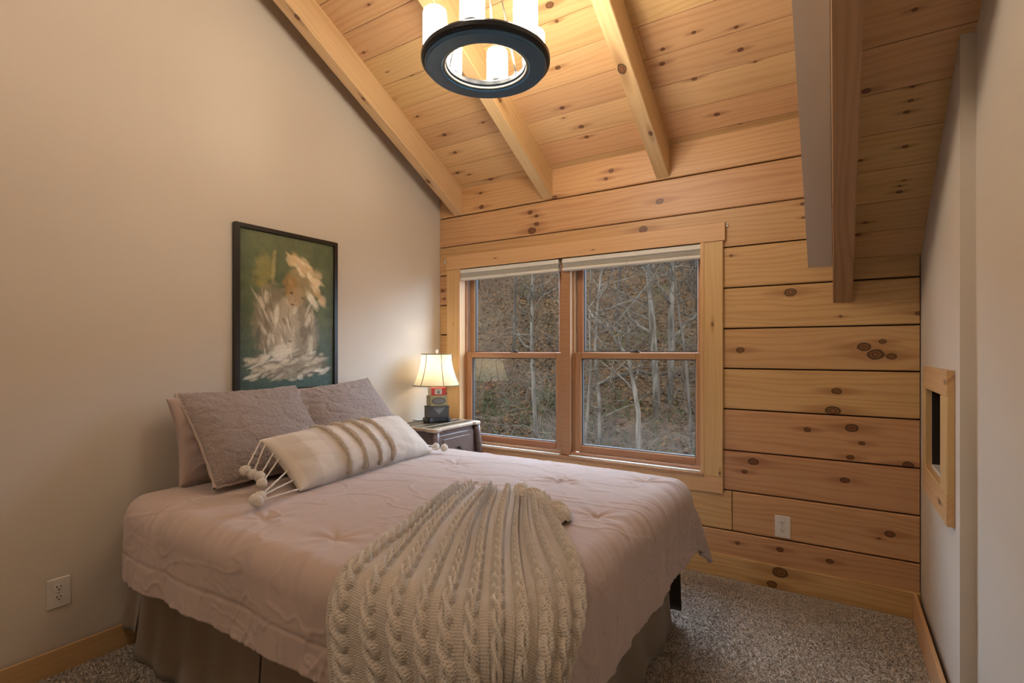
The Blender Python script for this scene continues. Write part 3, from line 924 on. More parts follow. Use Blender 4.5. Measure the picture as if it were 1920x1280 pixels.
def make_comforter():
    nx_, ny_ = 420, 420
    Yc = np.linspace(-2.425, -.335, ny_)[None, :] * np.ones((nx_, 1))
    head = .205 + .095 * sstep(YN - Yc, -.04, .20)          # the head edge pulls forward where it hangs
    Xc = head + np.linspace(0, 1, nx_)[:, None] * (2.315 - head)
    ex = np.maximum(0, Xc - XF); ey = np.where(Yc > YF, Yc - YF, np.where(Yc < YN, YN - Yc, 0)); mm = .40
    both = (ex > 0) & (ey > 0)
    kx = np.sqrt(np.maximum(0, 1 - .12 * (ey / mm) ** 2)); ky = np.sqrt(np.maximum(0, 1 - .12 * (ex / mm) ** 2))
    Xd = np.where(both, XF + ex * kx, Xc)
    Yd = np.where(both & (Yc > YF), YF + ey * ky, np.where(both & (Yc < YN), YN - ey * ky, Yc))
    P, d, cr, nx, ny = drape(Xd, Yd, corner_flare=.30)
    N = normals(P); N *= np.sign(N[nx_ // 2, ny_ // 2, 2])
    hang = sstep(d, .05, .3)
    h = np.zeros_like(Xc)
    # vertical folds on the hanging sides
    along = np.where(np.abs(ny) > np.abs(nx), Xc, Yc)
    ang = np.arctan2(ny, nx)
    folds = np.sin(along * 15 + 3 * fbm(along * 3, d * 2, 3)) * .004 + (fbm(along * 8, d * 2.2, 5, 2) - .5) * .034
    h += hang * folds * (1 - cr)
    h += hang * cr * np.sin(ang * 9 + .6) * .022
    # loose diagonal creases
    def ridges(x, y, seed, sharp):
        n = fbm(x, y, seed, 3); return np.maximum(0, 1 - np.abs(n - .5) * sharp)
    top = 1 - hang
    h += ridges(Xc * 2.2 + Yc * .8, Yc * 5.5 - Xc * 1.2, 11, 34) * .0032 * (.55 + .45 * top)
    h += ridges(Xc * 5.5 - Yc * 2.5, Yc * 2.4 + Xc * 1.5, 23, 36) * .0042 * (.3 + .9 * hang)
    h += (fbm(Xc * 3.5, Yc * 3.5, 31, 2) - .5) * .010
    h += (fbm(Xc * 26, Yc * 18, 37, 2) - .5) * .0016
    h += ridges(Xc * 9 + Yc * 3, Yc * 4 - Xc * 5, 29, 40) * .0046 * hang
    h += ridges(Xc * 3 - Yc * 1.5, Yc * 9 + Xc * 2, 33, 40) * .0034 * hang
    # wrinkles pulled over the near edge: run across the edge
    near = np.exp(-((Yc - (YN - .06)) / .13) ** 2)
    h += near * (fbm(Xc * 22 + Yc * 6, Yc * 3, 41, 2) - .5) * .016
    foot = np.exp(-((Xc - (XF + .1)) / .14) ** 2)
    h += foot * (fbm(Yc * 18 + Xc * 5, Xc * 3, 43, 2) - .5) * .010
    # quilting line parallel to the near hem
    for q, a in ((-2.335, .004),):
        h -= a * np.exp(-((Yc - q - .012 * (fbm(Xc * 4, Yc * 0, 47) - .5)) / .006) ** 2)
    # tuft dimples
    for tx, ty in ((1.272, -1.992), (1.554, -1.016), (1.874, -1.365), (1.258, -1.288), (.95, -1.0), (.9, -2.0), (1.86, -.78)):
        r = np.hypot(Xc - tx, Yc - ty); a = np.arctan2(Yc - ty, Xc - tx)
        h -= .012 * np.exp(-(r / .018) ** 2) + .006 * np.exp(-(r / .06) ** 2)
        h += .004 * np.exp(-(r / .08) ** 2) * np.sin(a * 7 + tx * 9) * (r / .05)
    # pillow weight
    h -= .012 * np.exp(-((Xc - .4) / .22) ** 2) * sstep(Yc, -2.1, -1.9)
    P = P + N * h[..., None]
    # uneven hem
    P[..., 2] += .006 * (fbm(Xc * 5, Yc * 5, 53) - .5) * hang
    P[..., 0] = np.maximum(P[..., 0], .012)
    # rolled head edge
    o = grid_mesh('comforter', P, 'comforter', label='dusty mauve comforter draped over the bed', cat='comforter')
    sm = o.modifiers.new('thick', 'SOLIDIFY'); sm.thickness = .022; sm.offset = -1 if N[210, 210, 2] > 0 else 1
    return o
comf = make_comforter()
if comf.data.polygons[len(comf.data.polygons) // 2].normal.z < 0:
    comf.data.flip_normals()
comf.modifiers[0].offset = -1

# ---- chunky cable knit throw
def make_throw():
    Wd, Ln = .96, 1.42
    nu, nv = 560, 700
    u = np.linspace(0, 1, nu)[:, None] * np.ones((1, nv)); v = np.linspace(0, 1, nv)[None, :] * np.ones((nu, 1))
    # left and right border paths in the unfolded plane (quadratic through three points)
    def path(p0, p1, p2, t):
        a = 2 * (t - .5) * (t - 1); b = 4 * t * (1 - t); c = 2 * t * (t - .5)
        return [p0[i] * a + p1[i] * b + p2[i] * c for i in (0, 1)]
    Lx, Ly = path((1.29, -1.45), (1.445, -1.97), (1.60, -2.56), v)
    Rx, Ry = path((1.70, -1.40), (2.02, -1.81), (2.40, -2.22), v)
    # bottom edge bulges outwards round the bed corner
    bul = 4 * u * (1 - u) * sstep(v, .2, 1.0)
    Xc = Lx + (Rx - Lx) * u + bul * .14; Yc = Ly + (Ry - Ly) * u - bul * .13
    # gathers: material bunches sideways near the top
    gather = .5 * (1 - sstep(v, .15, .75))
    Xc = Xc + gather * .016 * np.sin(u * 19 + 1); Yc = Yc + gather * .012 * np.sin(u * 23)
    # ragged top edge
    lead = (.05 * np.sin(u * 2.6 + .3) - .012 * np.sin(u * 17)) * (1 - sstep(v, 0, .35))
    Xc = Xc - lead * .35; Yc = Yc + lead * .75
    P, d, cr, nx, ny = drape(Xc, Yc, lift=.016, flare=.06, corner_flare=.10)
    N = normals(P); N *= np.sign(N[nu // 2, 5, 2])
    um = u * Wd; vm = v * Ln
    # big soft folds, tight at the gathered end, loose below
    h = (.5 + .5 * np.sin(u * 31 + .8 * np.sin(v * 4) + 1.3)) * (.010 * (1 - sstep(v, .3, .8)) + .003)
    h += (fbm(u * 7, v * 5, 61) - .3) * .030 * (1 - sstep(v, .2, .8))
    h += hangw(d) * (np.sin(u * 15 + v * 2) + 1) * .010
    # cables
    ncab = 11; sp = Wd / ncab
    cable = np.zeros_like(u); strand = np.zeros_like(u); hc = np.zeros_like(u)
    pitch = .049
    for k in range(ncab):
        c0 = (k + .5) * sp + .006 * np.sin(vm * 5 + k)
        hw = .0195
        x = (um - c0) / hw
        inside = np.abs(x) < 1.25
        ph = vm / pitch * math.pi + k * 1.3
        best = np.full_like(u, -1.0); bs = np.zeros_like(u)
        # two ropes crossing: each swings side to side, the one on top alternates
        for sgn in (0, math.pi):
            cx = .55 * np.sin(ph + sgn)
            top = .55 + .45 * np.cos(ph + sgn)
            rr = .57
            q = 1 - ((x - cx) / rr) ** 2
            hh = np.where(q > 0, np.sqrt(np.maximum(q, 0)) * (.55 + .55 * top), -1)
            upd = hh > best
            best = np.where(upd, hh, best); bs = np.where(upd, (x - cx) * hw, bs)
        m_ = inside & (best > 0)
        hc = np.where(m_, np.maximum(hc, best * .0215), hc)
        groove = np.exp(-((np.abs(x) - 1.22) / .16) ** 2) * .004
        hc = np.where(m_, hc, hc - groove)
        cable = np.where(m_, 1, cable); strand = np.where(m_, bs, strand)
    h = h + hc
    # rolled borders
    ed = np.minimum(u, 1 - u) * Wd
    h += .006 * np.exp(-(ed / .012) ** 2)
    P = P + N * h[..., None]
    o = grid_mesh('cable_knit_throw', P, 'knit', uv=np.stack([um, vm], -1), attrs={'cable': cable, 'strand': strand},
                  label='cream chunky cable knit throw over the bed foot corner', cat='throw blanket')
    return o
def hangw(d): return sstep(d, .03, .30)
thr = make_throw()
if thr.data.polygons[100].normal.z < 0: thr.data.flip_normals()

def throw_corner():
    # the far corner of the throw, flipped over so its underside shows
    nu, nv = 90, 60
    u = np.linspace(0, 1, nu)[:, None] * np.ones((1, nv)); v = np.linspace(0, 1, nv)[None, :] * np.ones((nu, 1))
    A_, B_ = np.array([1.56, -1.36]), np.array([1.845, -1.515])
    along = B_ - A_; L = np.linalg.norm(along); along /= L; side = np.array([along[1], -along[0]])
    wdt = (.085 + .03 * np.sin(u * 9)) * (1 - .55 * u ** 3)
    off = (v - .5) * wdt + .012 * np.sin(u * 14)
    x = A_[0] + along[0] * u * L + side[0] * off; y = A_[1] + along[1] * u * L + side[1] * off
    base, *_ = drape(x, y, lift=.010)
    arch = np.sqrt(np.maximum(0, 1 - (2 * v - 1) ** 2)) * (.045 - .012 * u) * (1 - .25 * np.sin(u * 13) ** 2) * np.sqrt(np.clip((1 - u) / .12, 0, 1))
    rope = .010 * np.abs(np.sin(u * L / .032 * math.pi + (v - .5) * 5)) * np.sin(v * math.pi)
    P = base.copy(); P[..., 2] += arch + rope
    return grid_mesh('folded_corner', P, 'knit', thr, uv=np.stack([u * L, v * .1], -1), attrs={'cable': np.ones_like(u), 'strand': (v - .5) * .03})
throw_corner()

# ================================================================== PILLOWS
def pillow_surface(w, h, t, a, b, side, pinch=.07, sag=.0):
    x = w / 2 * a * (1 - pinch * (1 - b * b)); y = h / 2 * b * (1 - pinch * (1 - a * a))
    e = np.maximum(0, (1 - a ** 2)) * np.maximum(0, (1 - b ** 2))
    z = side * t / 2 * e ** .42 * (1 + sag * -b)
    return x, y, z
def pillow(name, w, h, t, mat, mw, label, group=None, pinch=.07, fuzz=0, wr=.006, seed=0, piping=None, n=90, sag=.15, cat='pillow'):
    g = np.sin(np.linspace(-1, 1, n) * math.pi / 2)
    a = g[:, None] * np.ones((1, n)); b = g[None, :] * np.ones((n, 1))
    vs, fs = [], []
    idx = {}
    for side in (1, -1):
        x, y, z = pillow_surface(w, h, t, a, b, side, pinch, sag)
        e = np.maximum(0, (1 - a ** 2)) * np.maximum(0, (1 - b ** 2))
        edge = sstep(e, 0, .25)
        z = z + side * edge * ((fbm(x * 7, y * 9, seed + (side > 0), 3) - .5) * wr * 5)
        # pull wrinkles running in from seams
        z = z + side * wr * edge * (1 - sstep(e, .2, .8)) * np.sin(np.arctan2(y, x) * 26 + seed) * .6
        cr = fbm(x * 3 + y * 9, y * 3 - x * 4, seed + 7, 2)
        z = z - side * edge * np.maximum(0, 1 - np.abs(cr - .5) * 22) * wr * 1.1
        if fuzz: z = z + side * fuzz * (vnoise(x * 150, y * 150, seed) - .5) * 2
        if side == -1: z = np.where((np.abs(a) >= .9999) | (np.abs(b) >= .9999), 0, z)
        o = len(vs)
        vs += list(zip(x.reshape(-1), y.reshape(-1), z.reshape(-1)))
        for i in range(n - 1):
            for j in range(n - 1):
                q = (o + i * n + j, o + (i + 1) * n + j, o + (i + 1) * n + j + 1, o + i * n + j + 1)
                fs.append(q if side > 0 else q[::-1])
    root = empty(name, mw.to_translation(), label=label, cat=cat, group=group)
    root.rotation_euler = mw.to_euler()
    obj('cushion', vs, fs, mat, root, True)
    if piping:
        pts = []
        for q in range(160):
            s_ = q / 160 * 4
            k, f_ = int(s_), s_ - int(s_)
            f2 = f_ * 2 - 1
            aa, bb = [(f2, -1), (1, f2), (-f2, 1), (-1, -f2)][k]
            x, y, z = pillow_surface(w, h, t, np.array(aa), np.array(bb), 1, pinch, sag)
            j = .0015
            pts.append((float(x) + random.uniform(-j, j), float(y) + random.uniform(-j, j), random.uniform(-j, j)))
        pts.append(pts[0])
        MB().tube(pts, [.0075 + random.uniform(-.001, .001) for _ in pts], 8, False).build('piping', piping, root, True)
    return root
def lean(bottom, w_dir, up, h):
    """matrix for a cushion whose lower seam centre is `bottom`"""
    ex = Vector(w_dir).normalized(); ey = Vector(up).normalized(); ey = (ey - ex * ey.dot(ex)).normalized(); ez = ex.cross(ey)
    c = Vector(bottom) + ey * h / 2
    return frame(c, ex, ey, ez)
pillow('sleeping_pillow', .66, .385, .15, 'sham', lean((.240, -1.640, .682), (0, 1, 0), (-.115, 0, .38), .385), 'smooth mauve pillow half hidden against the wall', wr=.007, seed=3)
pillow('fleece_pillow', .585, .50, .16, 'sherpa', lean((.460, -1.640, .698), (.02, 1, 0), (-.335, 0, .36), .50), 'fuzzy mauve fleece pillow nearer the wall outlet', 'fuzzy fleece pillows', fuzz=.0028, wr=.005, seed=9, piping='sherpa_piping', pinch=.05, n=130)
pillow('fleece_pillow', .60, .47, .16, 'sherpa', lean((.405, -1.065, .715), (-.02, 1, .07), (-.33, -.02, .36), .47), 'fuzzy mauve fleece pillow nearer the lamp', 'fuzzy fleece pillows', fuzz=.0028, wr=.005, seed=15, piping='sherpa_piping', pinch=.05, n=130)

LW, LH, LT = .90, .30, .185
lm = lean((.735, -1.325, .698), (-.09, .89, 0), (-.235, -.03, .185), LH)
lumbar = pillow('lumbar_pillow', LW, LH, LT, 'lumbar', lm, 'long cream striped lumbar pillow with pompom tassels', wr=.003, seed=21, pinch=.04, sag=.1)
def ridge(ax):
    pts = []
    for q in range(46):
        b = -0.995 + 1.99 * q / 45
        x, y, z = pillow_surface(LW, LH, LT, np.array(ax), np.array(b), 1, .04, .1)
        pts.append((float(x), float(y), float(z) + .003))
    v, f = tube_vf(pts, .0125, 14)
    v = [p + Vector((random.uniform(-1, 1), random.uniform(-1, 1), random.uniform(-1, 1))) * .0036 for p in v]
    obj('tufted_ridge', v, f, 'tuft', lumbar, True)
for ax in (-.42, -.20, .02, .24): ridge(ax)
def pompom(r):
    v, f = [], []
    n = 14
    for i in range(n + 1):
        for k in range(18):
            t = math.pi * i / n; a = 2 * math.pi * k / 18
            rr = r * (1 + random.uniform(-.07, .07))
            v.append((rr * math.sin(t) * math.cos(a), rr * math.sin(t) * math.sin(a), rr * math.cos(t)))
    for i in range(n):
        for k in range(18):
            j = (k + 1) % 18; f.append((i * 18 + k, (i + 1) * 18 + k, (i + 1) * 18 + j, i * 18 + j))
    return v, f
lmi = lm.inverted()
def tassel(b, pos, r=.021, side=-1):
    """cord from the end seam at height b to a pompom at world position pos"""
    x, y, z = pillow_surface(LW, LH, LT, np.array(float(side)), np.array(b), 1, .04, .1)
    p0 = Vector((float(x), float(y), 0)); p1 = lmi @ Vector(pos)
    mid = (p0 + p1) / 2
    pts = [p0.lerp(p1, t / 12) for t in range(13)]
    v, f = tube_vf([p + Vector((math.sin(i * 2.1), math.cos(i * 2.1), 0)) * .0007 for i, p in enumerate(pts)], [.0032 + .0006 * (i % 2) for i in range(13)], 7)
    t_ = obj('tassel_cord', v, f, 'pompom', lumbar, True)
    v, f = pompom(r)
    obj('pompom', [Vector(q) + p1 for q in v], f, 'pompom', t_, True)
for b, px, py, dep in ((.97, 460, 882, .60), (.80, 474, 889, .62), (.45, 487, 893, .66), (.2, 491, 906, .69), (-.25, 487, 931, .80), (-.6, 478, 936, .80), (-.93, 483, 941, .82)):
    pz = on(px, py, 'x', dep)
    tassel(b, (pz[0], pz[1], max(pz[2], .713)))
for b, px, py in ((-.9, 833, 839), (-.6, 817, 837)):
    pz = on(px, py, 'z', .712); tassel(b, pz, .021, 1)

# ================================================================== NIGHTSTAND, LAMP
NZ = .752
ns = empty('nightstand', (.22, -.285, 0), label='carved dark wood nightstand with scalloped top beside the window', cat='nightstand')
# scalloped top (rounded ears at the corners), outline in local x/y
def ear_outline(x0, x1, y0, y1, e=.035):
    pts = []
    def arc(cx, cy, r, a0, a1, n=8):
        for k in range(n + 1):
            a = math.radians(a0 + (a1 - a0) * k / n); pts.append((cx + r * math.cos(a), cy + r * math.sin(a)))
    arc(x1 - e, y0 + e, e, -90, 0); pts.append((x1 - .004, y0 + e * 2)); pts.append((x1 - .020, y0 + e * 2.5))
    pts.append((x1 - .020, y1 - e * 2.5)); pts.append((x1 - .004, y1 - e * 2)); arc(x1 - e, y1 - e, e, 0, 90)
    pts.append((x0, y1)); pts.append((x0, y0))
    pts.append((x1 - e * 2.9, y0 + .014)); pts.append((x1 - e * 2.3, y0 + .004)); pts.append((x1 - e * 1.8, y0))
    return pts
nt_ = MB().prism(ear_outline(-.205, .205, -.262, .255), NZ - .022, NZ).build('top', 'stand_top', ns)
bv = nt_.modifiers.new('round', 'BEVEL'); bv.width = .006; bv.segments = 3; bv.limit_method = 'ANGLE'
for k in range(4):   # inlaid slats across the top
    x0 = -.185 + k * .09
    MB().box((x0, -.225, NZ), (x0 + .06, .225, NZ + .0015)).build('inlay_strip', 'stand_inlay', ns)
MB().box((-.20, -.235, .46), (.165, .232, NZ - .022), .004).build('drawer_case', 'stand_body', ns)
dr = MB().box((.165, -.185, .50), (.178, .182, NZ - .050), .005).build('drawer_front', 'stand_body', ns)
MB().box((.178, -.150, .53), (.183, .147, NZ - .080), .002).build('raised_panel', 'stand_body', dr)
MB().lathe([(0, 0), (.006, 0), (.006, .012), (.013, .018), (.012, .024), (0, .027)], 14).build('knob', 'bronze', dr).matrix_basis = Matrix.Translation((.183, 0, .60)) @ Matrix.Rotation(math.pi / 2, 4, 'Y')
for sx, sy in ((1, -1), (1, 1), (-1, -1), (-1, 1)):
    pts, rad = [], []
    for k in range(13):
        t = k / 12; z = (NZ - .024) * (1 - t) + .002
        o = .018 * math.sin(t * math.pi * 2.0) + (.02 * t * t)
        pts.append((sx * (.172 + o) if sx > 0 else -.185, sy * (.222 + o * .7), z)); rad.append(.028 - .012 * math.sin(t * math.pi * .9) + (.006 if t > .95 else 0))
    MB().tube(pts, rad, 10).build('leg', 'stand_body', ns, True)
MB().box((-.19, -.215, .14), (.17, .215, .158), .004).build('lower_shelf', 'stand_body', ns)

lp = empty('table_lamp', (.195, -.262, NZ + .0016), label='lit table lamp of stacked vintage boxes under a cream bell shade', cat='lamp', rz=math.radians(-26))
# local: front faces +x, width along y
def lbox(nm, d, w, z0, z1, mat, b=.003, sh=0, par=lp): return MB().box((-d / 2, -w / 2 + sh, z0), (d / 2, w / 2 + sh, z1), b).build(nm, mat, par)
base = MB().prism([(.048 + .006 * math.cos(a * 0), 0)] * 0 + [(-.046, -.088), (.046, -.088), (.050, -.070), (.046, -.050), (.046, .050), (.050, .070), (.046, .088), (-.046, .088)], .006, .034).build('base', 'lamp_black', lp)
bv = base.modifiers.new('round', 'BEVEL'); bv.width = .005; bv.segments = 2
for y in (-.075, .075):
    for x in (-.036, .036): MB().lathe([(0, 0), (.010, 0), (.012, .004), (.009, .008), (0, .008)], 12, (x, y, 0)).build('foot', 'lamp_black', base)
b1 = lbox('dark_box', .085, .150, .034, .116, 'box_dark')
lbox('lid_rim', .089, .154, .108, .116, 'box_dark', .002, par=b1)
tri = MB().add([(.0430, -.040, .097), (.0430, .040, .097), (.0430, .0, .058), (.0436, -.040, .097), (.0436, .040, .097), (.0436, 0, .058)], [(3, 5, 4), (0, 1, 2), (0, 3, 4, 1), (1, 4, 5, 2), (2, 5, 3, 0)]).build('emblem', 'box_grey', b1)
MB().box((.0430, -.045, .100), (.0436, .045, .105)).build('lettering_band', 'box_grey', b1)
b2 = lbox('olive_box', .070, .126, .116, .190, 'box_olive')
def disc(x, y, z, ry, rz_, mat, par, nm, n=28, th=.0008):
    v = [(x, y + ry * math.cos(2 * math.pi * k / n), z + rz_ * math.sin(2 * math.pi * k / n)) for k in range(n)]
    v += [(x + th, p[1], p[2]) for p in v]
    f = [tuple(range(n))[::-1], tuple(range(n, 2 * n))] + [(k, (k + 1) % n, n + (k + 1) % n, n + k) for k in range(n)]
    return obj(nm, v, f, mat, par)
e1 = disc(.0351, 0, .152, .052, .024, 'box_brown', b2, 'oval_emblem')
disc(.0360, 0, .152, .044, .018, 'box_grey', b2, 'oval_centre')
b3 = lbox('red_box', .058, .112, .190, .246, 'box_red', sh=.002)
MB().box((.0291, -.026, .200), (.0297, .026, .238)).build('label_panel', 'box_cream', b3)
MB().box((.0297, -.020, .226), (.0301, .020, .231)).build('label_print', 'box_grey', b3)
disc(.0298, 0, .213, .014, .009, 'box_grey', b3, 'label_print')
MB().box((-.0285, -.0545, .191), (.0285, -.0540, .245)).build('end_label', 'box_cream', b3)
MB().tube([(0, 0, .246), (0, 0, .33)], .006, 10).build('stem', 'steel', lp)
MB().tube([(0, .058, .225), (0, .072, .225)], .004, 8).build('switch', 'slot_black', lp)
MB().lathe([(0, .486), (.005, .486), (.006, .492), (.011, .498), (.010, .508), (.004, .514), (0, .515)], 14).build('finial', 'white_plastic', lp, True)
hp = MB()
for s in (-1, 1):
    hp.tube([(0, s * .02, .33), (0, s * .055, .37), (0, s * .05, .44), (0, 0, .486)], .0022, 6)
hp.build('harp', 'steel', lp)
# bulb
bulb_m = emis('bulb_glow', (1.0, .80, .50), 14.0)
M['bulb_glow'] = bulb_m
MB().lathe([(0, .32), (.012, .322), (.014, .34), (.028, .37), (.03, .39), (.022, .412), (0, .42)], 20).build('bulb', 'bulb_glow', lp, True)
# bell shade with eight gently bowed panels
S0, S1 = .262, .480
def shade_r(t): return .165 - (.165 - .108) * (1 - (1 - t) ** 1.9)
ns_ = 96; nt2 = 20
ang = np.linspace(0, 2 * math.pi, ns_, endpoint=False)[:, None]; t = np.linspace(0, 1, nt2)[None, :]
sc8 = 1 - .018 * np.abs(np.cos(ang * 3)) ** .5 * 0
flute = 1 - .025 * (np.abs(np.sin(ang * 3)) ** .7) * (-1) * .6
rr = shade_r(t) * (1 - .03 * (1 - np.abs(np.sin(ang * 3 + .3))))
Psh = np.stack([rr * np.cos(ang), rr * np.sin(ang), S0 + (S1 - S0) * t + 0 * ang], -1)
shd = grid_mesh('shade', Psh, 'lamp_shade', lp, close_u=True)
for k in range(6):
    a = (k * math.pi - .3) / 3
    pts = [((shade_r(tt) * .972 + .001) * math.cos(a), (shade_r(tt) * .972 + .001) * math.sin(a), S0 + (S1 - S0) * tt) for tt in np.linspace(0, 1, 14)]
    MB().tube(pts, .0030, 6).build('shade_rib', 'shade_trim', shd)
for tt, nm in ((0, 'bottom_trim'), (1, 'top_trim')):
    n = 72
    pts = []
    for k in range(n + 1):
        a = 2 * math.pi * k / n; r = shade_r(tt) * (1 - .03 * (1 - abs(math.sin(a * 3 + .3)))) + .0008
        pts.append((r * math.cos(a), r * math.sin(a), S0 + (S1 - S0) * tt))
    MB().tube(pts, .0034, 6, False).build(nm, 'shade_trim', shd)
MB().tube([(-.046, -.06, .02), (-.07, -.085, .006), (-.10, -.10, .004), (-.15, -.12, .004)], .0025, 6).build('power_cord', 'cord', lp)
ld = bpy.data.lights.new('lamp_light', 'POINT'); ld.energy = LAMP_WATTS; ld.color = (1, .84, .58); ld.shadow_soft_size = .03
lo = bpy.data.objects.new('lamp_light', ld); link(lo, lp); lo.location = (0, 0, .375)

# ================================================================== PAINTING
def painting():
    y0, y1, z0, z1 = -1.609, -.981, 1.026, 1.912
    p = empty('framed_painting', (.012, (y0 + y1) / 2, (z0 + z1) / 2), label='green painting of a seated child in white, black frame', cat='painting')
    hw, hh = (y1 - y0) / 2, (z1 - z0) / 2; fw = .024
    for nm, lo, hi in (('frame_side', (-.011, -hw, -hh), (.018, -hw + fw, hh)), ('frame_side', (-.011, hw - fw, -hh), (.018, hw, hh)),
                       ('frame_side', (-.011, -hw + fw, hh - fw), (.018, hw - fw, hh)), ('frame_side', (-.011, -hw + fw, -hh), (.018, hw - fw, -hh + fw))):
        MB().box(lo, hi, .003).build(nm, 'black_frame', p)
    W_, H_ = 250, 360
    r = np.random.default_rng(11)
    S, T = np.meshgrid((np.arange(W_) + .5) / W_, (np.arange(H_) + .5) / H_, indexing='ij')
    img = np.zeros((W_, H_, 3))
    def lin(c): c = np.array(c) / 255.; return np.where(c <= .04045, c / 12.92, ((c + .055) / 1.055) ** 2.4)
    n1 = fbm(S * 5, T * 7, 1, 5); n2 = fbm(S * 14, T * 20, 5, 4)
    g = lin((78, 94, 68)) * (1 - n1[..., None]) + lin((108, 112, 80)) * n1[..., None]
    k = sstep(T, .45, 1.0)[..., None]
    img[:] = g * (1 - k) + lin((62, 82, 72)) * k
    img *= (.75 + .5 * n2)[..., None]
    img *= (1 - .25 * sstep(np.abs(S - .5), .36, .5))[..., None]
    def dab(cx, cy, rx, ry, col, op=.8, ang=0, soft=.5, rough=.5, seed=0):
        nonlocal img
        a = math.radians(ang); dx, dy = (S - cx), (T - cy) * 1.41
        x = (dx * math.cos(a) + dy * math.sin(a)) / rx; y = (-dx * math.sin(a) + dy * math.cos(a)) / (ry * 1.41)
        d = np.sqrt(x * x + y * y) + (fbm(S * 18 + seed, T * 26, seed, 4) - .5) * rough
        m = (1 - sstep(d, 1 - soft, 1)) * op
        m = m * (.6 + .6 * (fbm(x * 2 + seed, y * 9, seed + 3, 3)))
        m = np.clip(m, 0, 1)[..., None]
        img = img * (1 - m) + lin(col) * m
    dab(.24, .24, .13, .14, (150, 140, 82), .7, 0, .6, .7, 1); dab(.33, .2, .03, .15, (178, 162, 112), .6, 4, .6, .8, 2); dab(.2, .33, .1, .05, (170, 150, 80), .5, 0, .7, .8, 3)
    dab(.3, .55, .20, .26, (138, 126, 106), .95, 8, .3, .4, 4); dab(.62, .62, .22, .24, (150, 138, 116), .95, -10, .3, .4, 5); dab(.45, .60, .17, .27, (180, 168, 146), .85, 4, .4, .5, 6); dab(.5, .86, .42, .085, (150, 138, 116), .95, -4, .3, .5, 31); dab(.66, .28, .20, .15, (176, 152, 112), .7, 30, .4, .6, 32)
    for q in range(90):   # robe strokes
        cx = r.uniform(.17, .78); cy = r.uniform(.40, .78)
        col = [(200, 192, 170), (150, 134, 112), (110, 92, 76), (222, 214, 196), (168, 158, 136)][r.integers(5)]
        dab(cx, cy, r.uniform(.010, .028), r.uniform(.03, .09), col, .55, r.uniform(-25, 25) + (cx - .5) * 40, .6, .8, int(q) + 20)
    for q in range(110):   # pale cloth across the bottom
        cx = r.uniform(.1, .90); cy = r.uniform(.78, .95) - .10 * (1 - abs(cx - .5) * 2) * r.uniform(0, .6)
        col = [(206, 198, 178), (176, 166, 144), (128, 112, 94), (224, 216, 198), (92, 80, 68), (196, 184, 160)][r.integers(6)]
        dab(cx, cy, r.uniform(.03, .11), r.uniform(.008, .024), col, .6, r.uniform(-30, 12), .6, .8, int(q) + 60)
    dab(.42, .76, .15, .07, (226, 218, 200), .8, -25, .6, .7, 7)
    # hat, hair, face
    for q in range(60):
        t_ = r.uniform(0, 1); cx = .46 + .38 * t_ + r.uniform(-.04, .06); cy = .17 + .26 * t_ + r.uniform(-.05, .02) - .09 * math.sin(t_ * 3)
        col = [(216, 196, 158), (232, 220, 194), (196, 168, 122), (224, 206, 170)][r.integers(4)]
        dab(cx, cy, r.uniform(.04, .10), r.uniform(.012, .030), col, .6, 38 + r.uniform(-16, 16), .6, .8, int(q) + 120)
    dab(.78, .26, .09, .09, (214, 190, 150), .6, 30, .6, .7, 8); dab(.86, .40, .07, .05, (200, 176, 142), .7, 40, .6, .6, 9)
    dab(.50, .30, .09, .07, (150, 118, 72), .85, -20, .5, .5, 10); dab(.52, .32, .03, .07, (186, 152, 100), .6, -25, .6, .7, 11)
    dab(.56, .395, .115, .075, (170, 146, 112), .95, 12, .3, .15, 12); dab(.54, .42, .06, .035, (186, 158, 126), .6, 10, .6, .2, 13)
    dab(.50, .345, .10, .035, (158, 124, 76), .8, -28, .5, .5, 14)
    dab(.515, .368, .022, .010, (58, 44, 36), .9, 8, .5, .2, 15); dab(.635, .395, .020, .009, (66, 50, 40), .85, 10, .5, .2, 16)
    dab(.525, .445, .024, .008, (96, 60, 48), .85, 8, .5, .2, 17); dab(.56, .415, .012, .014, (128, 98, 76), .7, 10, .6, .2, 18)
    dab(.74, .40, .05, .10, (236, 228, 208), .85, -35, .6, .7, 20)
    dab(.36, .52, .03, .10, (226, 222, 206), .7, 5, .6, .7, 21); dab(.70, .54, .04, .06, (220, 214, 198), .65, 20, .6, .7, 22)
    dab(.66, .62, .08, .05, (98, 86, 70), .55, -15, .6, .7, 23); dab(.50, .69, .03, .012, (70, 56, 46), .7, 0, .6, .4, 24); dab(.18, .66, .03, .12, (64, 72, 60), .6, 6, .6, .6, 25)
    dab(.82, .62, .05, .16, (92, 104, 98), .45, -20, .7, .7, 26)
    # signature scrawl, lower right
    for cx, cy, w_, a in ((.86, .955, .012, 50), (.885, .953, .012, -40), (.905, .955, .01, 30), (.925, .957, .014, 0)):
        dab(cx, cy, w_, .003, (26, 26, 22), .9, a, .4, .1, 30)
    # canvas grid, local y across, z up; u index S left->right means -y..+y
    Yg = -hw + fw + S * (2 * hw - 2 * fw); Zg = hh - fw - T * (2 * hh - 2 * fw)
    relief = (fbm(S * 60, T * 85, 9, 3) - .5) * .0018
    P = np.stack([.006 + relief, Yg, Zg], -1)
    img = np.clip(img * 1.25, 0, 1)
    col = np.concatenate([img, np.ones((W_, H_, 1))], -1)
    o = grid_mesh('canvas', P, 'oil_paint', p, attrs={'paint': col})
    if o.data.polygons[0].normal.x < 0: o.data.flip_normals()
painting()

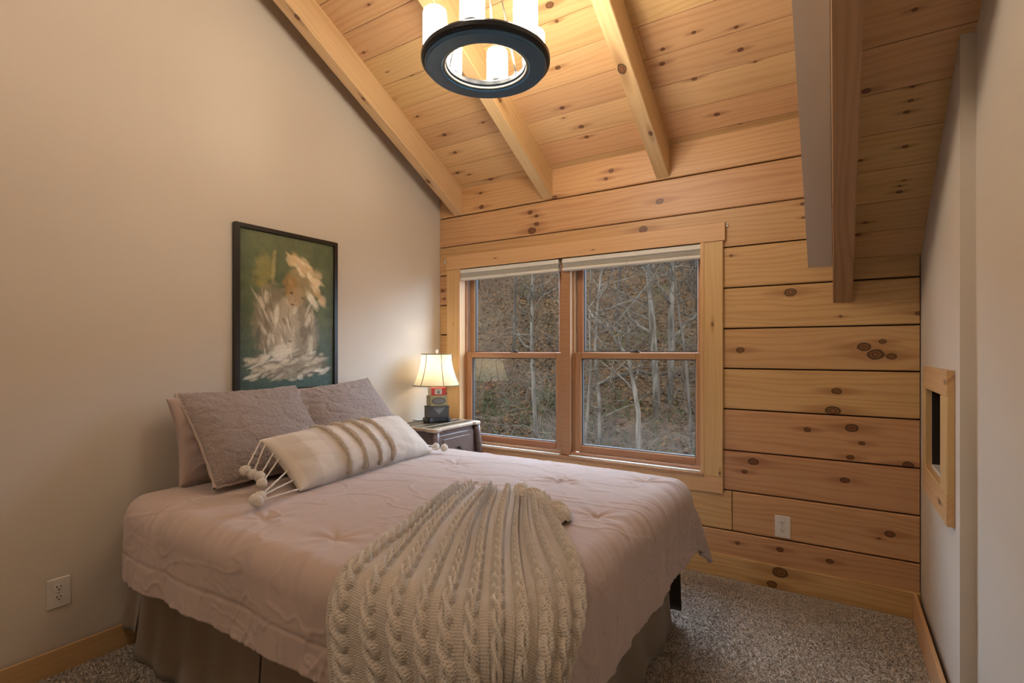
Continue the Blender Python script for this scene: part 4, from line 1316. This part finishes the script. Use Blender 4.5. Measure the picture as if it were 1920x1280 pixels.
# ================================================================== CHANDELIER
CH = Vector((1.434, -1.414, 2.352))
ch = empty('chandelier', CH, label='dark iron ring chandelier with six lit candle glasses', cat='chandelier')
MB().lathe([(.158, .042), (.151, .034), (.151, .020), (.156, .014), (.236, .012), (.243, .014), (.249, .020), (.250, .034), (.245, .042)], 96, close=True).build('ring', 'iron', ch, False)
MB().lathe([(.166, .0135), (.166, .006), (.171, .001), (.176, 0), (.228, 0), (.233, .002), (.235, .007), (.235, .0135)], 96, close=True).build('lower_ring', 'sky_tint_iron', ch, False)
MB().lathe([(.1565, .0135), (.1565, .008), (.160, .006), (.1655, .007), (.1655, .0135)], 96, close=True).build('inner_glint', 'candle_glint', ch, True)
# camera-independent spacing of 60 degrees
a_far = math.atan2(_F[1], _F[0])
RC = .200
for k in range(6):
    th = a_far - math.radians(11 + 60 * k)
    x, y = RC * math.cos(th), RC * math.sin(th)
    cup = MB().lathe([(0, .0425), (.038, .0425), (.040, .046), (.040, .056), (0, .056)], 28, (x, y, 0)).build('candle_cup', 'iron', ch, True)
    MB().lathe([(0, .0565), (.043, .0565), (.0445, .060), (.0445, .172), (.042, .183), (.035, .189), (.024, .191), (0, .191)], 32, (x, y, 0)).build('candle_glass', 'candle_glow', ch, True)
for k, dg in enumerate((49, 169, 289)):
    th = a_far - math.radians(dg)
    x, y = .158 * math.cos(th), .158 * math.sin(th)
    rod = MB().tube([(x, y, .036), (x * .06, y * .06, .56)], .0032, 8).build('suspension_rod', 'steel', ch, True)
    MB().lathe([(0, .030), (.009, .030), (.009, .044), (.005, .05), (0, .05)], 12, (x, y, 0)).build('rod_bolt', 'iron', rod)
MB().lathe([(0, .545), (.02, .55), (.026, .565), (.02, .585), (.006, .60), (0, .60)], 20).build('hub', 'iron', ch, True)
zc_top = Z0D - TD * CH.y - CH.z
MB().tube([(0, 0, .598), (0, 0, zc_top - .03)], .006, 10).build('stem', 'iron', ch, True)
MB().lathe([(0, zc_top - .045), (.03, zc_top - .045), (.06, zc_top - .02), (.062, zc_top + .03), (0, zc_top + .03)], 28).build('canopy', 'iron', ch, True)

# added fill lamp behind the viewer, evens out and brightens the room
def rear_fill():
    y = -3.45; z = Z0D - TD * y
    r = empty('rear_fill_lamp', (1.25, y, z), label='added bowl-shaped fill lamp at the rear of the room', cat='lamp')
    M['rear_fill_glow'] = emis('fill_bowl_lit', (1.0, .90, .79), REAR_FILL)
    MB().lathe([(0, .10), (.10, .10), (.11, -.06), (.10, -.10), (0, -.10)], 32).build('mount', 'iron', r, True)
    MB().lathe([(0, -.26), (.06, -.255), (.12, -.235), (.165, -.19), (.18, -.14), (.175, -.105), (0, -.105)], 40).build('fill_bowl', 'rear_fill_glow', r, True)
rear_fill()

# ================================================================== OUTSIDE: wooded hillside
def gz(x, y):
    x = np.asarray(x, float); y = np.asarray(y, float)
    yy = 26 - np.log1p(np.exp((26 - y) / 3.0)) * 3.0
    return -2.7 + .50 * (yy - 2) + (fbm(x * .25 + 40, y * .25, 71) - .5) * 1.3 + (fbm(x * 1.1 + 9, y * 1.1, 73) - .5) * .35
def hillside():
    xs = np.linspace(-34, 16, 200)[:, None] * np.ones((1, 150)); ys = np.linspace(1.2, 42, 150)[None, :] * np.ones((200, 1))
    P = np.stack([xs, ys, gz(xs, ys)], -1)
    o = grid_mesh('hillside', P, 'litter', kind='structure', label='leaf covered hillside outside the window', cat='ground')
    if o.data.polygons[0].normal.z < 0: o.data.flip_normals()
    v, f = [], []
    n = 26000
    ys = 3 + 24 * rng.random(n) ** 1.4; xs = 2.4 - (ys + 3) * rng.uniform(.02, .95, n)
    zs = gz(xs, ys)
    for x, y, z in zip(xs, ys, zs):
        s = random.uniform(.02, .055); a = random.uniform(0, 6.28); q = len(v)
        dx, dy = math.cos(a) * s, math.sin(a) * s; t1, t2 = random.uniform(-.5, .9) * s, random.uniform(-.5, .9) * s
        v += [(x - dx, y - dy, z + .02), (x + dy, y - dx, z + .03 + t1), (x + dx, y + dy, z + .02 + t2 + s * .6), (x - dy, y + dx, z + .03)]
        f.append((q, q + 1, q + 2, q + 3))
    obj('fallen_leaves', v, f, 'leaf', o, kind='stuff')
    return o
hill = hillside()
def branch_pts(p, d, L, n, wob, up):
    pts = [Vector(p)]; d = Vector(d).normalized()
    for i in range(n):
        d = (d + Vector((random.gauss(0, wob), random.gauss(0, wob), random.gauss(0, wob) + up))).normalized()
        pts.append(pts[-1] + d * L / n)
    return pts
def tree(px, ydist, diam, height, mat, label, lean_=(0, 0), nb=16, low=.25, blen=1.8, seed=0, twigs=3, group='bare trees on the hillside', path=None):
    random.seed(seed)
    d = ray(px, 700); k = (ydist - CAM[1]) / d[1]
    x = CAM[0] + d[0] * k; z = float(gz(x, ydist)) - .1
    t = empty('bare_tree', (x, ydist, z), label=label, cat='tree', group=group)
    if path: pts = [Vector(p) for p in path]
    else:
        pts = branch_pts((0, 0, 0), (lean_[0], lean_[1], 1), height, 14, .035, .02)
    n = len(pts); rad = [diam / 2 * (1 - .8 * i / (n - 1)) for i in range(n)]
    MB().tube(pts, rad, 8).build('trunk', mat, t, True)
    bb = MB()
    near = not group.startswith('distant')
    for b in range(nb):
        if near and bb.v: bb.build('limb', mat, t, True); bb = MB()
        i = int(n * (low + (1 - low) * random.random()) * .98); i = min(i, n - 2)
        p = pts[i].lerp(pts[i + 1], random.random())
        a = random.uniform(0, 6.28); r0 = max(rad[i] * random.uniform(.3, .55), .016)
        L = blen * random.uniform(.4, 1.2)
        bp = branch_pts(p, (math.cos(a), math.sin(a), random.uniform(.1, .9)), L, 7, .16, .05)
        bb.tube(bp, [r0 * (1 - .85 * q / 7) for q in range(8)], 5)
        for w in range(twigs):
            q = random.randint(2, 6)
            tp = branch_pts(bp[q], (random.gauss(0, 1), random.gauss(0, 1), random.uniform(-.2, .8)), L * random.uniform(.25, .5), 4, .2, .03)
            bb.tube(tp, [max(r0 * .45, .008) * (1 - .7 * e / 4) for e in range(5)], 4)
            for w2 in range(2):
                tp2 = branch_pts(tp[random.randint(1, 3)], (random.gauss(0, 1), random.gauss(0, 1), random.uniform(-.3, .8)), L * random.uniform(.12, .28), 3, .2, 0)
                bb.tube(tp2, [max(r0 * .3, .006) * (1 - .6 * e / 3) for e in range(4)], 3)
    if near: bb.build('limb', mat, t, True)
    else: bb.build('branches', mat, t, True, kind='stuff')
    return t
tree(1006, 6.2, .105, 7.5, 'bark_pale', 'slender pale grey trunk centred in the window nearer the lamp', seed=11, nb=20, low=.12)
tree(1128, 6.0, .085, 6.5, 'bark_pale', 'thin pale trunk just right of the window mullion', seed=12, nb=18, low=.12)
tree(1232, 7.6, .17, 9.5, 'bark_pale', 'left of the paired pale trunks in the window farther from the lamp', seed=13, nb=22, lean_=(-.03, 0), low=.15)
tree(1254, 8.2, .16, 9.5, 'bark_pale', 'right of the paired pale trunks in the window farther from the lamp', seed=14, nb=22, lean_=(.02, 0), low=.15)
tree(1203, 5.2, .10, 5.0, 'bark_pale', 'crooked white-barked sycamore limb leaning across the window farther from the lamp', seed=15, nb=16, low=.3, blen=1.4, twigs=4,
     path=[(0, 0, 0), (-.06, 0, .7), (-.05, 0, 1.4), (-.16, .05, 1.9), (-.24, .05, 2.3), (-.42, .0, 2.55), (-.55, 0, 2.8), (-.85, 0, 3.0), (-1.1, 0, 3.4), (-1.2, 0, 4.2)])
tree(1092, 5.6, .07, 5.0, 'bark_pale', 'crooked pale sapling against the window mullion', seed=16, nb=10, lean_=(.10, 0), low=.12, blen=1.2)
tree(1300, 6.6, .07, 6.0, 'bark_grey', 'slim grey sapling at the right edge of the window', seed=17, nb=16, low=.2, blen=1.5)
tree(962, 9.5, .10, 9, 'bark_grey', 'slim grey trunk behind the slender pale one', seed=18, nb=16)
kinds = (('bark_grey', 'distant grey bare tree on the hillside'), ('bark_brown', 'distant brown bare tree on the hillside'), ('bark_pale', 'distant pale bare tree on the hillside'))
random.seed(5)
spots = [(random.uniform(885, 1325), random.uniform(10, 24), random.choice((0, 0, 1, 1, 2))) for _ in range(18)]
for i, (px, yd, k) in enumerate(spots):
    tree(px, yd, random.Random(i).uniform(.08, .2), random.Random(i + 99).uniform(7, 11), kinds[k][0], kinds[k][1], seed=100 + i, nb=18, low=.06, blen=1.5, twigs=4, group=kinds[k][1])
# fallen log on the slope
def fallen(px, y, L, a, r, label, seed):
    random.seed(seed)
    d = ray(px, 700); k = (y - CAM[1]) / d[1]; x = CAM[0] + d[0] * k
    pts = []
    for i in range(9):
        xx = x + math.cos(a) * L * (i / 8 - .5); yy = y + math.sin(a) * L * (i / 8 - .5)
        pts.append((xx, yy, float(gz(xx, yy)) + r + .05))
    MB().tube(pts, [r * (1 - .05 * i) for i in range(9)], 8).build('fallen_log', 'bark_grey', None, True, label=label, cat='log')
fallen(1165, 8.6, 3.2, .55, .055, 'grey fallen log lying on the leafy slope', 3)
# tangled undergrowth
def brush(name, mat, n, seed, ymin, ymax, hmax, parent=hill, xr=(.02, .95), rad=.006):
    random.seed(seed); mb = MB()
    for _ in range(n):
        y = random.uniform(ymin, ymax); x = 2.4 - (y + 3) * random.uniform(*xr); z = float(gz(x, y))
        h = random.uniform(.25, 1) * hmax
        bp = branch_pts((x, y, z - .05), (random.gauss(0, .7), random.gauss(0, .7), 1), h, 5, .25, -.02)
        mb.tube(bp, [rad * (1 - .8 * q / 5) for q in range(6)], 3, False)
        for w in range(3):
            tp = branch_pts(bp[random.randint(1, 4)], (random.gauss(0, 1), random.gauss(0, 1), random.uniform(-.2, .7)), h * random.uniform(.3, .6), 3, .3, 0)
            mb.tube(tp, [rad * .55 * (1 - .6 * e / 3) for e in range(4)], 3, False)
    mb.build(name, mat, parent, kind='stuff')
brush('undergrowth', 'brush', 1300, 41, 4.5, 17, 1.7, rad=.012)
brush('dry_stalks', 'brush_pale', 700, 43, 3.8, 12, 1.3, rad=.009)
brush('green_briars', 'green_brush', 600, 47, 3.2, 8, .8, xr=(.05, .75), rad=.010)
